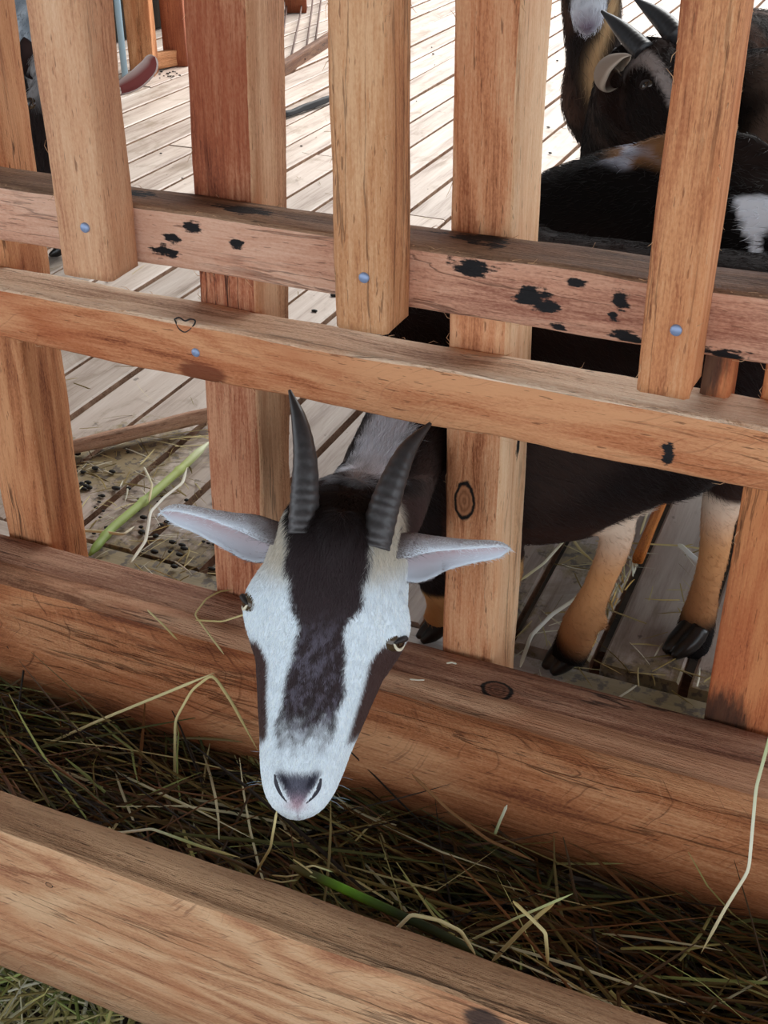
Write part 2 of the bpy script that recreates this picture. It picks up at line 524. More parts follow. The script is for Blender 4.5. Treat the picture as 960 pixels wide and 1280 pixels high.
# torn fibres along the sawn edges
def fibres(timber_, n, hw, hd, L, mat_col, seed):
    r = np.random.default_rng(seed); b = MB()
    for _ in range(n):
        x = r.uniform(0.02, L - 0.02); sy, sz = r.choice([-1, 1]), r.choice([-1, 1])
        p = np.array([x, sy * hd, sz * hw]); d = unit((r.choice([-1, 1]) * 1.0, sy * r.uniform(0, 0.8), sz * r.uniform(0, 0.8)))
        l = r.uniform(0.003, 0.011)
        m = p + d * l * 0.5 + r.normal(0, l * 0.12, 3)
        v, f = tube(np.array([p - d * 0.001, m, p + d * l + r.normal(0, l * 0.2, 3)]), [0.0004, 0.0003, 0.00012], 3)
        b.add(v, f, np.array(mat_col) * r.uniform(0.8, 1.1))
    o = b.build('torn_fibres', M_HAY, timber_); o['kind'] = 'stuff'


for t_ in list(fence.children):
    if t_.name.split('.')[0] in ('rail', 'post', 'picket'):
        co = np.array([v_.co for v_ in t_.data.vertices])
        ln = co[:, 0].max()
        fibres(t_, int(ln * 75), np.median(np.abs(co[:, 2])), np.median(np.abs(co[:, 1])), ln, srgb(214, 170, 130), len(co) + int(ln * 977))

# ------------------------------------------------------------------ base log with a flat hewn top and a rounded front
def profile_beam(name, prof, x0, x1, nl, mats, loc, fmat_fn, amp, seed, slope=0.0, groove=0.0):
    prof = np.array(prof); m = len(prof); v = []
    xs = np.linspace(x0, x1, nl)
    for x in xs:
        for j, (y, z) in enumerate(prof):
            a = amp[j] if hasattr(amp, '__len__') else amp
            n1 = mnoise.noise(Vector((x * 3.1 + seed, j * 0.35, 1.7))); n2 = mnoise.noise(Vector((x * 14 + seed, j * 0.6, 5.2)))
            n3 = mnoise.noise(Vector((x * 45 + seed, j * 0.9, 9.2)))
            v.append((x, y + a * (n1 + 0.35 * n2 + 0.15 * n3), z + 0.6 * a * (mnoise.noise(Vector((x * 3.7 - seed, j * 0.4, 8.8))) + 0.4 * n2 + 0.2 * n3) + slope * (x - x0)))
    f, fm = [], []
    for i in range(nl - 1):
        for j in range(m):
            f.append([i * m + j, (i + 1) * m + j, (i + 1) * m + (j + 1) % m, i * m + (j + 1) % m]); fm.append(fmat_fn(j))
    f.append(list(range(m))); f.append([(nl - 1) * m + j for j in range(m)][::-1]); fm += [0, 0]
    return mesh_obj(name, v, f, mats, None, loc, True, None, fm)


lp = [(0.999, -0.03), (0.999, 0.03), (0.999, 0.083), (0.994, 0.0905), (0.98, 0.0915), (0.965, 0.0912), (0.954, 0.0895), (0.9485, 0.0865), (0.943, 0.0880), (0.934, 0.0888), (0.924, 0.0868), (0.918, 0.0835), (0.913, 0.0835),
      (0.901, 0.0805), (0.884, 0.0735), (0.870, 0.062), (0.860, 0.047), (0.8545, 0.030), (0.8535, 0.012), (0.857, -0.006), (0.864, -0.023), (0.875, -0.043), (0.890, -0.068), (0.915, -0.10), (0.95, -0.125), (0.999, -0.10)]
lamp_ = [0.0, 0.0, 0.001, 0.0015, 0.0015, 0.002, 0.004, 0.004, 0.004, 0.004, 0.004, 0.004, 0.004, 0.004, 0.004, 0.005, 0.005, 0.006, 0.006, 0.006, 0.005, 0.003, 0.003, 0.002, 0.002, 0.0]
M_LOG = wood('wood_log_front', srgb(118, 64, 38), srgb(184, 118, 76), srgb(216, 160, 116), 13.3, 0.55, contour=0.9, bump=0.5, curl=0.75)
LOGX = -0.6
M_LOGT = wood('wood_log_top', srgb(74, 44, 32), srgb(140, 94, 72), srgb(190, 146, 118), 14.8, 1.2, contour=0.35, bump=0.8, crack=1.0, knots=[((-0.282 - LOGX, -0.045, 0.09), (0.017, 0.011, 0.02))])
M_LOGS = wood('wood_log_shoulder', srgb(120, 78, 54), srgb(184, 136, 104), srgb(214, 170, 136), 15.1, 1.0, contour=0.6, bump=0.7, crack=1.0)
log = profile_beam('sill_log', lp, -1.9, 0.9, 220, [M_LOG, M_LOGT, M_LOGS], (LOGX, 1.0, 0.0), lambda j: 1 if 2 <= j <= 6 else (2 if 7 <= j <= 11 else 0), lamp_, 3.3)
tag(log, 'thick brown log with hewn flat top and rounded front lying below the fence', 'log')

# ------------------------------------------------------------------ hay feeder: front board and bottom
feeder = tag(empty('hay_feeder', (-0.4, 0.63, -0.2)), 'open wooden hay trough with a heavy tan front board in front of the log', 'trough')
FA, FB = on_y(0, 1040, 0.605), on_y(480, 1203, 0.605)
fz = lambda x: FA[2] + (FB[2] - FA[2]) * (x - FA[0]) / (FB[0] - FA[0])
fp = [(0.605, -0.15), (0.604, -0.07), (0.604, 0.0), (0.604, 0.03), (0.604, 0.055), (0.6055, 0.063), (0.609, 0.068), (0.613, 0.0675), (0.618, 0.070), (0.628, 0.073), (0.638, 0.074), (0.644, 0.072), (0.646, 0.066), (0.646, 0.0), (0.646, -0.15)]
fp = fp[::-1]
FC = (-0.45, 0.605, -0.04)
M_FB = wood('wood_feeder_front', srgb(162, 104, 74), srgb(206, 154, 114), srgb(226, 184, 144), 16.2, 0.9, contour=1.2, bump=0.5, curl=0.55,
            patch=[((-0.17 + 0.45, 0.0, 0.088), (0.022, 0.04, 0.014), (0.015, 0.018, 0.024))],
            knots=[((-0.155, 0.0, 0.055), (0.004, 0.03, 0.003))])
M_FBT = wood('wood_feeder_top', srgb(104, 72, 50), srgb(158, 118, 86), srgb(192, 152, 116), 17.5, 1.5, contour=0.2, bump=0.8)
fb = profile_beam('front_board', fp, -1.5, 0.5, 170, [M_FB, M_FBT], FC, lambda j: 1 if 2 <= j <= 8 else 0, [0.0, 0.0] + [0.0022] * 9 + [0.0015] * 4, 7.7)
fb.parent = feeder
fb.location = Vector(FC) - Vector(feeder.location)
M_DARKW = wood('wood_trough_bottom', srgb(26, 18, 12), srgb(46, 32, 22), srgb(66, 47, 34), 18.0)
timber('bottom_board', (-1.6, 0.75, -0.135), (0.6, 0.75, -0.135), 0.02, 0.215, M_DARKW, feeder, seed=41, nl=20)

# ------------------------------------------------------------------ deck of planks
def deck_mat():
    k = NT('deck_plank_weathered')
    tc = k.n('ShaderNodeTexCoord'); P = tc.outputs['Object']
    g = k.n('ShaderNodeNewGeometry'); W = g.outputs['Position']
    oi = k.n('ShaderNodeObjectInfo')
    sh = k.n('ShaderNodeCombineXYZ')
    for i, q in enumerate((31.0, 17.0, 23.0)): k.put(sh.inputs[i], k.math('MULTIPLY', oi.outputs['Random'], q))
    off = k.vmath('ADD', P, sh.outputs[0])
    A = k.noise(k.vmath('MULTIPLY', off, (30, 2.2, 30)), 1, 6, 0.62, 0.5)
    C = k.noise(k.vmath('MULTIPLY', off, (260, 12, 260)), 1, 3, 0.7)
    fac = k.math('ADD', k.math('MULTIPLY', A, 0.8), k.math('MULTIPLY', C, 0.25))
    c = k.ramp(fac, [(0.36, srgb(140, 122, 110)), (0.5, srgb(178, 162, 150)), (0.72, srgb(200, 188, 178))])
    # trodden dirt, dung and damp with outlines of their own
    D = k.noise(k.vmath('MULTIPLY', W, (9, 5, 5)), 1, 6, 0.68, 0.6)
    c = k.mix(k.math('MULTIPLY', k.smooth(D, 0.52, 0.68), 0.55), c, srgb(122, 104, 82))
    for cen, r in (((-1.03, 1.36, 0.0), (0.10, 0.13, 0.2)), ((-0.80, 1.12, 0), (0.16, 0.09, 0.2)), ((-0.13, 1.11, 0), (0.16, 0.08, 0.2)), ((-0.36, 1.20, 0), (0.05, 0.08, 0.2)), ((-0.30, 1.36, 0), (0.05, 0.05, 0.2)), ((-1.15, 1.28, 0), (0.05, 0.12, 0.2))):
        d = k.vmath('LENGTH', k.vmath('MULTIPLY', k.vmath('SUBTRACT', W, cen), tuple(1 / q for q in r)))
        n = k.noise(k.vmath('MULTIPLY', W, (40, 40, 40)), 1, 5, 0.7)
        d = k.math('ADD', d, k.math('MULTIPLY', k.math('SUBTRACT', n, 0.5), 2.2))
        dc = k.mix(k.smooth(k.noise(k.vmath('MULTIPLY', W, (70, 70, 70)), 1, 4, 0.6), 0.5, 0.6), srgb(132, 116, 74), srgb(58, 48, 30))
        c = k.mix(k.math('MULTIPLY', k.smooth(d, 1.1, 0.6), 0.8), c, dc)
    sp = k.noise(k.vmath('MULTIPLY', W, (46, 34, 34)), 1, 3, 0.6)
    c = k.mix(k.math('MULTIPLY', k.smooth(sp, 0.68, 0.74), 0.6), c, srgb(60, 48, 40))
    hv = k.n('ShaderNodeHueSaturation'); k.put(hv.inputs['Color'], c)
    k.put(hv.inputs['Value'], k.math('ADD', k.math('MULTIPLY', oi.outputs['Random'], 0.22), 0.89))
    k.put(k.b.inputs['Base Color'], hv.outputs[0])
    k.b.inputs['Roughness'].default_value = 0.55
    k.b.inputs['Specular IOR Level'].default_value = 0.4
    k.bump(k.math('ADD', C, k.math('MULTIPLY', A, 1.5)), 0.3, 0.002)
    return k.m


M_DECK = deck_mat()
M_EDGE = wood('wood_joist', srgb(70, 46, 34), srgb(112, 80, 60), srgb(140, 104, 80), 21.0)
v, f = [], []
mb = MB()
for yj in np.arange(1.15, 9.0, 0.6):
    a, b, c, d_ = yj, yj + 0.06, -0.12, -0.026
    mb.add([(-5.5, a, c), (2.5, a, c), (2.5, b, c), (-5.5, b, c), (-5.5, a, d_), (2.5, a, d_), (2.5, b, d_), (-5.5, b, d_)],
           [[0, 3, 2, 1], [4, 5, 6, 7], [0, 1, 5, 4], [1, 2, 6, 5], [2, 3, 7, 6], [3, 0, 4, 7]])
floor = mb.build('floor', M_EDGE, None, (0, 0, 0), False)
tag(floor, kind='structure')


def plank_mesh(w, y0, y1, seed, t=0.024):
    ny = 14; v = []
    ys = np.linspace(y0, y1, ny)
    for i, y in enumerate(ys):
        e1 = mnoise.noise(Vector((seed * 3.3, y * 2.2, 0))) * 0.0022; e2 = mnoise.noise(Vector((seed * 5.7, y * 2.2, 4))) * 0.0022
        zt = mnoise.noise(Vector((seed, y * 1.5, 7))) * 0.0015
        h = w / 2
        v += [(-h + e1, y, -t), (-h + e1, y, -0.003 + zt), (-h + e1 + 0.003, y, zt), (h + e2 - 0.003, y, zt), (h + e2, y, -0.003 + zt), (h + e2, y, -t)]
    f = [[i * 6 + j, i * 6 + (j + 1) % 6, (i + 1) * 6 + (j + 1) % 6, (i + 1) * 6 + j] for i in range(ny - 1) for j in range(6)]
    f.append(list(range(6))[::-1]); f.append([(ny - 1) * 6 + j for j in range(6)])
    return v, f


PITCHX = 0.107
M_SIDE = wood('wood_plank_edge', srgb(112, 82, 64), srgb(156, 124, 102), srgb(186, 154, 130), 22.0)
for k_ in range(-9, 45):
    xc = -0.222 - PITCHX * k_ - PITCHX / 2
    gap = 0.0120 + 0.004 * mnoise.noise(Vector((k_ * 1.37, 0.5, 0.2)))
    if k_ == -1: pass
    splits = [1.142, 2.9 + 0.7 * sin(k_ * 2.3), 5.3 + 0.5 * sin(k_ * 1.3), 8.6]
    if k_ < 0 and k_ > -9 or k_ == 0: splits[0] = 1.155
    for s_ in range(3):
        y0, y1 = splits[s_] + (0.003 if s_ else 0), splits[s_ + 1] - 0.003
        v, f = plank_mesh(PITCHX - gap, 0, y1 - y0, k_ * 3.1 + s_)
        o = mesh_obj('plank', v, f, [M_DECK, M_SIDE], floor, None, False, None, [1 if i % 6 in (0, 4) and i < 78 else 0 for i in range(len(f))])
        o.location = (xc + 0.001 * sin(k_ * 5.1 + s_), y0, 0.0012 * sin(k_ * 3.7 + s_ * 2) - 0.0012)
        o.rotation_euler = (0, 0.006 * sin(k_ * 2.9 + s_), 0.0008 * sin(k_ * 4.3))
# the board that runs along the fence in front of the plank ends
v, f = plank_mesh(0.128, 0, 7.2, 77.7)
o = mesh_obj('plank', v, f, M_DECK, floor); o.rotation_euler = (0, 0, pi / 2); o.location = (2.0, 1.073, -0.002)

# ground of the aisle and below the deck
k = NT('packed_earth')
tc = k.n('ShaderNodeTexCoord')
k.put(k.b.inputs['Base Color'], k.ramp(k.noise(tc.outputs['Object'], 9, 6, 0.65), [(0.35, srgb(44, 34, 26)), (0.7, srgb(92, 74, 58))]))
k.b.inputs['Roughness'].default_value = 0.95
gv = [(x, y, -0.46 + 0.01 * mnoise.noise(Vector((x * 3, y * 3, 0)))) for y in np.linspace(-2, 9.5, 30) for x in np.linspace(-6, 3.5, 26)]
gf = [[i * 26 + j, i * 26 + j + 1, (i + 1) * 26 + j + 1, (i + 1) * 26 + j] for i in range(29) for j in range(25)]
tag(mesh_obj('ground', gv, gf, k.m, None, (0, 0, 0)), kind='structure')

# unseen barn roof added over the aisle and near part of the pen for shade
M_SHADE_ROOF = plain('shade_roof_zinc', srgb(120, 116, 112), 0.5, 0.3)
xs_ = np.linspace(-5.0, 3.5, 171)
rv = [(x, y, 2.35 + 0.06 * y + 0.012 * sin(x * 2 * pi / 0.1) + dz) for dz in (0, 0.004) for y in (-4.6, SHADE_ROOF_Y) for x in xs_]
m_ = len(xs_)
rf = [[q * 2 * m_ + j, q * 2 * m_ + j + 1, q * 2 * m_ + m_ + j + 1, q * 2 * m_ + m_ + j] for q in (0, 1) for j in range(m_ - 1)]
tag(mesh_obj('shade_roof', rv, rf, M_SHADE_ROOF, None, (0, 0, 0)), kind='structure')

# ------------------------------------------------------------------ far side of the pen
M_FAR = wood('wood_far_post', srgb(134, 80, 50), srgb(196, 134, 90), srgb(226, 172, 126), 23.0)
M_FARD = wood('wood_far_post_red', srgb(90, 44, 30), srgb(140, 78, 52), srgb(176, 108, 74), 24.0)
M_WALL = wood('wood_far_wall', srgb(26, 24, 20), srgb(44, 40, 34), srgb(64, 56, 48), 25.0)
wl = mesh_obj('wall_left', [(-2.9, y, z) for y in (1.1, 8.6) for z in (0.0, 1.6)] + [(-2.93, y, z) for y in (1.1, 8.6) for z in (0.0, 1.6)],
              [[0, 1, 3, 2], [4, 6, 7, 5], [0, 4, 5, 1], [2, 3, 7, 6], [1, 5, 7, 3], [0, 2, 6, 4]], M_WALL, None, (0, 0, 0), False)
tag(wl, kind='structure')
for i in range(45):
    y = 1.18 + i * 0.163
    timber('board', (-2.885, y, 0.01), (-2.885, y, 1.58), 0.155, 0.02, M_WALL, wl, front=(1, 0, 0), seed=50 + i, nl=4, wob=0.001)
pen = tag(empty('partition_fence', (-2.55, 3.9, 0)), 'tan timber partition posts at the far left end of the pen', 'fence')
A1 = on_z(181, 92, 0.0); A2 = on_z(219, 84, 0.0); A3 = on_z(360, 13, 0.0)
timber('post', (A1[0], A1[1], 0), (A1[0], A1[1], 1.4), 0.085, 0.09, M_FAR, pen, front=(0.4, -0.9, 0), seed=60, nl=20)
timber('post', (A2[0] - 0.02, A2[1] + 0.05, 0), (A2[0] - 0.02, A2[1] + 0.05, 1.4), 0.08, 0.09, M_FARD, pen, front=(0.4, -0.9, 0), seed=61, nl=20)
timber('post', (A3[0] + 0.04, A3[1], 0), (A3[0] + 0.04, A3[1], 1.4), 0.09, 0.09, M_FARD, pen, front=(0.4, -0.9, 0), seed=62, nl=20)
timber('post', (A3[0] - 0.10, A3[1] + 0.25, 0), (A3[0] - 0.10, A3[1] + 0.25, 1.4), 0.09, 0.09, M_FARD, pen, front=(0.4, -0.9, 0), seed=63, nl=20)
timber('kickboard', (A1[0] - 0.0, A1[1] + 0.05, 0.03), (A2[0], A2[1] + 0.05, 0.03), 0.055, 0.03, M_FAR, pen, front=(0.4, -0.9, 0), seed=64, nl=8)
A0 = on_z(158, 110, 0.0)
v, f = tube([(A0[0], A0[1], 0.0), (A0[0], A0[1], 0.6), (A0[0] - 0.03, A0[1], 1.3)], [0.011] * 3, 10, up=(1, 0, 0))
tag(mesh_obj('water_pipe', v, f, M_PIPE, None, (A0[0], A0[1], 0)), 'thin pale blue pipe rising beside the tan partition post', 'pipe')
# wire rack lying on the far planks
rack = tag(empty('wire_rack', tuple(on_z(375, 60, 0.0))), 'rusty wire hay rack leaning near the far planks', 'rack')
rp = [[(350, 78), (357, 20), (362, -30)], [(361, 84), (375, 20), (382, -30)], [(381, 74), (390, 10), (393, -30)], [(393, 60), (402, -5), (408, -40)]]
for pl in rp:
    pts = [on_z(pl[0][0], pl[0][1], 0.012)] + [on_z(x, y, 0.02 + 0.03 * i) for i, (x, y) in enumerate(pl[1:])]
    v, f = tube(np.array(pts), [0.0036] * len(pts), 6)
    mesh_obj('wire', v, f, M_WIRE, rack, rack.location)
pts = np.array([on_z(348, 76, 0.015), on_z(353, 84, 0.015), on_z(362, 83, 0.015)])
v, f = tube(pts, [0.007] * 3, 6)
o = mesh_obj('wire_end', v, f, plain('wire_white', srgb(225, 225, 222), 0.4), rack, rack.location)
for o in rack.children: o.location = (0, 0, 0)
# raised joist strip and dark stick on the far planks
p0, p1 = on_z(345, 92, 0.015), on_z(425, 42, 0.015)
tag(timber('loose_batten', p0, p1, 0.03, 0.05, M_EDGE, None, front=(0, 0, 1), seed=70, nl=12), 'thin brown batten lying along the far planks by the wire rack', 'board')
p0, p1 = on_z(352, 145, 0.012), on_z(422, 120, 0.012)
tag(timber('charred_stick', p0, p1, 0.016, 0.018, plain('charred_wood', (0.012, 0.012, 0.014), 0.7), None, front=(0, 0, 1), seed=71, nl=12, wob=0.003), 'black charred stick lying on the far planks', 'stick')
p0, p1 = on_z(60, 566, 0.016), on_z(275, 514, 0.022)
tag(timber('loose_board', p0, p1, 0.022, 0.024, wood('wood_loose_board', srgb(120, 88, 70), srgb(176, 138, 114), srgb(206, 170, 144), 27.0), None, front=(0.3, -1, 0.4), seed=72, nl=30, wob=0.002, cham=0.004),
    'brown batten lying askew across the planks behind the left post', 'board')
p0, p1 = on_z(838, 602, 0.01), on_z(797, 700, 0.012)
tag(timber('orange_stick', p0, p1, 0.014, 0.012, wood('wood_orange_stick', srgb(130, 64, 18), srgb(190, 108, 40), srgb(214, 140, 66), 28.0), None, front=(0, 0, 1), seed=73, nl=14, wob=0.001, cham=0.002),
    'orange brown stick lying in the plank gap behind the hind leg', 'stick')

# ------------------------------------------------------------------ goats
def tri_arrays(me):
    me.calc_loop_triangles()
    n = len(me.loop_triangles)
    t = np.empty(n * 3, np.int32); me.loop_triangles.foreach_get('vertices', t)
    v = np.empty(len(me.vertices) * 3); me.vertices.foreach_get('co', v)
    return v.reshape(-1, 3), t.reshape(-1, 3)


def remesh(verts, faces, voxel, smooth_it=4):
    me = bpy.data.meshes.new('tmp')
    me.from_pydata(np.asarray(verts).tolist(), [], [list(map(int, f)) for f in faces])
    bm = bmesh.new(); bm.from_mesh(me); bmesh.ops.recalc_face_normals(bm, faces=bm.faces); bm.to_mesh(me); bm.free()
    ob = bpy.data.objects.new('tmp', me); COL.objects.link(ob)
    md = ob.modifiers.new('r', 'REMESH'); md.mode = 'VOXEL'; md.voxel_size = voxel
    sm = ob.modifiers.new('s', 'SMOOTH'); sm.iterations = smooth_it; sm.factor = 0.5
    dg = bpy.context.evaluated_depsgraph_get(); dg.update()
    out = bpy.data.meshes.new_from_object(ob.evaluated_get(dg))
    bpy.data.objects.remove(ob); bpy.data.meshes.remove(me)
    return out


class Head:
    """local head frame: u to the picture's right of the face, t from poll (0) to lips (1), n out of the forehead; unit = head length"""
    def __init__(self, poll, tip, nrm):
        self.o = np.asarray(poll, float); d = np.asarray(tip, float) - self.o
        self.L = np.linalg.norm(d); self.T = d / self.L
        nrm = np.asarray(nrm, float); self.N = unit(nrm - self.T * (nrm @ self.T)); self.U = np.cross(self.N, self.T)

    def w(self, u, t, n):
        return self.o + self.L * (np.multiply.outer(u, self.U) + np.multiply.outer(t, self.T) + np.multiply.outer(n, self.N))

    def loc(self, P):
        d = (np.asarray(P) - self.o) / self.L
        return d @ self.U, d @ self.T, d @ self.N

    def pix(self, x, y, n):
        o = self.o + self.N * n * self.L; r = ray(x, y)
        return CAM + r * (((o - CAM) @ self.N) / (r @ self.N))


HEAD_SEC = np.array([  # t, half width, front, back
    (-0.055, 0.05, -0.20, -0.36), (-0.035, 0.12, -0.12, -0.44), (0.0, 0.165, -0.05, -0.50), (0.05, 0.190, -0.01, -0.53), (0.13, 0.212, 0.015, -0.58), (0.21, 0.232, 0.022, -0.61), (0.29, 0.245, 0.018, -0.61),
    (0.36, 0.247, 0.005, -0.59), (0.44, 0.232, -0.008, -0.55), (0.53, 0.210, -0.02, -0.50), (0.62, 0.188, -0.03, -0.45), (0.70, 0.170, -0.038, -0.41), (0.78, 0.150, -0.045, -0.375), (0.86, 0.138, -0.055, -0.355),
    (0.93, 0.124, -0.075, -0.34), (0.99, 0.100, -0.10, -0.32), (1.03, 0.070, -0.135, -0.30), (1.055, 0.030, -0.18, -0.26)])


def head_parts(H, mb, orbit=True):
    ts = np.linspace(-0.055, 1.055, 62)
    S = [np.interp(ts, HEAD_SEC[:, 0], HEAD_SEC[:, i]) for i in (1, 2, 3)]
    for q in range(2):
        S = [np.concatenate([[s[0]], (s[:-2] + 2 * s[1:-1] + s[2:]) / 4, [s[-1]]]) for s in S]
    seg = 40; a = np.linspace(0, 2 * pi, seg, endpoint=False); v = []
    for t, w, fr, bk in zip(ts, *S):
        ca, sa = np.cos(a), np.sin(a)
        e = 2 / 2.5
        u = np.sign(ca) * np.abs(ca) ** e * w
        nn = np.sign(sa) * np.abs(sa) ** e
        split = fr + (bk - fr) * 0.42                       # widest line of the face
        n = np.where(nn > 0, split + nn * (fr - split), split + nn * (split - bk))
        u = u * np.where(nn < 0, 1 - 0.35 * (-nn) ** 1.5, 1 - 0.06 * nn)    # jaw narrower than the cheeks
        v.append(H.w(u, np.full(seg, t), n))
    v = np.concatenate(v); m = len(ts)
    f = [[i * seg + j, i * seg + (j + 1) % seg, (i + 1) * seg + (j + 1) % seg, (i + 1) * seg + j] for i in range(m - 1) for j in range(seg)]
    f.append(list(range(seg))[::-1]); f.append([(m - 1) * seg + j for j in range(seg)])
    mb.add(v, f)
    if orbit:
        for s in (-1, 1):
            p = np.array([H.w(s * 0.18, 0.22, -0.13), H.w(s * 0.202, 0.31, -0.13), H.w(s * 0.203, 0.37, -0.14), H.w(s * 0.185, 0.46, -0.17), H.w(s * 0.155, 0.56, -0.19)])
            pv, pf = resample(p, np.array([0.045, 0.062, 0.060, 0.048, 0.035]) * H.L, 14)
            mb.add(*tube(pv, pf, 14, up=H.N))
            # cheek muscle
            p = np.array([H.w(s * 0.14, 0.25, -0.36), H.w(s * 0.155, 0.38, -0.36), H.w(s * 0.11, 0.52, -0.33)])
            pv, pf = resample(p, [0.06 * H.L, 0.075 * H.L, 0.05 * H.L], 8)
            mb.add(*tube(pv, pf, 14, up=H.N))
            # nostril wings and lips
            mb.add(*sphere(H.w(s * 0.055, 0.94, -0.145), 0.052 * H.L))
        mb.add(*sphere(H.w(0.0, 0.995, -0.22), (0.052 * H.L,) * 3))
        # crest of hair between the horns
        p = np.array([H.w(0, 0.01, -0.08), H.w(0, 0.045, -0.035), H.w(0, 0.14, -0.02)])
        pv, pf = resample(p, [0.04 * H.L, 0.055 * H.L, 0.042 * H.L], 8)
        mb.add(*tube(pv, pf, 12, up=H.N))


def ear_mesh(P, rho, opening, phi, name, root, loc, inner, rimc, outer, basec, spot=0.0):
    """leaf shaped ear rolled round its axis; P axis points, rho half widths, opening: direction the cup faces"""
    n = 26; seg = 18
    P, R = resample(P, np.stack([rho, phi], 1), n)
    rho, phi = R[:, 0], R[:, 1]
    rho = rho * np.sqrt(np.clip((1 - np.linspace(0, 1, n)) / 0.10, 0.03, 1))
    T = frames(P); v, c = [], []
    th = 0.0016
    for i in range(n):
        o = np.asarray(opening, float); o = unit(o - T[i] * (o @ T[i])); s = np.cross(T[i], o)
        ps = np.linspace(-phi[i], phi[i], seg)
        wv = rho[i] / max(sin(min(phi[i], pi / 2)), 0.2)
        ctr = P[i] + o * wv * 0.3
        out = [ctr + wv * (-cos(p) * o + sin(p) * s) for p in ps]
        inn = [ctr + (wv - th) * (-cos(p) * o + sin(p) * s) for p in ps[::-1]]
        v += out + inn
        q = i / (n - 1)
        for p in ps:
            e = abs(p) / phi[i]
            cc = np.array(outer) * (1 - 0.0) if e < 0.85 else np.array(rimc)
            b = np.clip(1 - q / 0.30, 0, 1)
            c.append(cc * (1 - b) + np.array(basec) * b)
        for p in ps[::-1]:
            e = abs(p) / phi[i]
            w_ = np.clip((e - 0.45) / 0.4, 0, 1)
            pk_ = spot * np.exp(-((q - 0.42) / 0.14) ** 2 - (e / 0.35) ** 2)
            c.append((np.array(inner) * (1 - pk_) + np.array(srgb(188, 112, 108)) * pk_) * (1 - w_) + np.array(rimc) * w_)
    m = 2 * seg
    f = [[i * m + j, i * m + (j + 1) % m, (i + 1) * m + (j + 1) % m, (i + 1) * m + j] for i in range(n - 1) for j in range(m)]
    f.append(list(range(m))[::-1]); f.append([(n - 1) * m + j for j in range(m)])
    return mesh_obj(name, np.array(v), f, M_EAR, root, loc, True, np.array(c))


def horn_mesh(P, R, root, loc, cbase, ctip, ridges=15, flat=1.0, up=(0, 1, 0), amp=0.028):
    P, R = resample(P, R, 110)
    s = np.linspace(0, 1, 110)
    ph = s ** 0.85 * ridges * 2 * pi + 0.8 * np.sin(s * 23)
    rr = R[:, 0] * (1 + amp * np.sin(ph) * np.clip(1 - s * 1.15, 0, 1) ** 0.7)
    v, f = tube(P, np.stack([rr, rr * flat], 1), 18, up=up)
    c = np.repeat((np.array(cbase)[None] * (1 - s[:, None]) + np.array(ctip)[None] * s[:, None]) * (1 + 0.22 * np.sin(ph) * np.clip(1 - s * 1.1, 0, 1))[:, None], 18, 0)
    return mesh_obj('horn', v, f, M_HORN, root, loc, True, np.clip(c, 0, 1))


def eye(H, side, bvh, root, loc, low=None, r=0.036, u=0.232, t=0.345, look=(0.86, 0.10, 0.44)):
    """eyeball sunk in its socket: found by a ray from outside onto the head, with a slit pupil and two lids"""
    d = unit(H.U * look[0] * side + H.T * look[1] + H.N * look[2])
    aim = H.w(side * u * 0.95, t, -0.115)
    hit = bvh.ray_cast(Vector(aim + d * H.L * 0.5), Vector(-d))[0]
    hit = np.array(hit) if hit is not None else aim
    R = r * H.L
    c = hit - d * R * 0.74
    v, f = sphere(c, R, 22, 16)
    e = mesh_obj('eye', v, f, M_EYE, root, loc)
    a = unit(H.T - d * (H.T @ d)); b = np.cross(d, a)
    pv = [c + d * R * 1.02]
    for x in np.linspace(0, 2 * pi, 22, endpoint=False):
        pv.append(c + unit(d + a * 0.34 * sin(x) + b * 0.66 * cos(x)) * R * 1.015)
    pm_ = mesh_obj('pupil', pv, [[0, 1 + i, 1 + (i + 1) % 22] for i in range(22)], M_PUPIL, e, (0, 0, 0))
    pm_.data.transform(Matrix.Translation(-Vector(loc)))
    for sg, m, op in ((-1, M_LID, 0.42), (1, low or M_LIDW, 0.66)):
        pts = []
        for x in np.linspace(-1.0, 1.0, 16):
            q = unit(d + b * x * 1.25 + a * sg * op * (1 - x * x))
            pts.append(c + q * R * 1.02)
        tv, tf = tube(np.array(pts), [R * 0.07 + R * (0.20 if sg < 0 else 0.07) * sin(pi * i / 15) for i in range(16)], 8, up=d)
        mesh_obj('eyelid', tv, tf, m, root, loc)
    return e


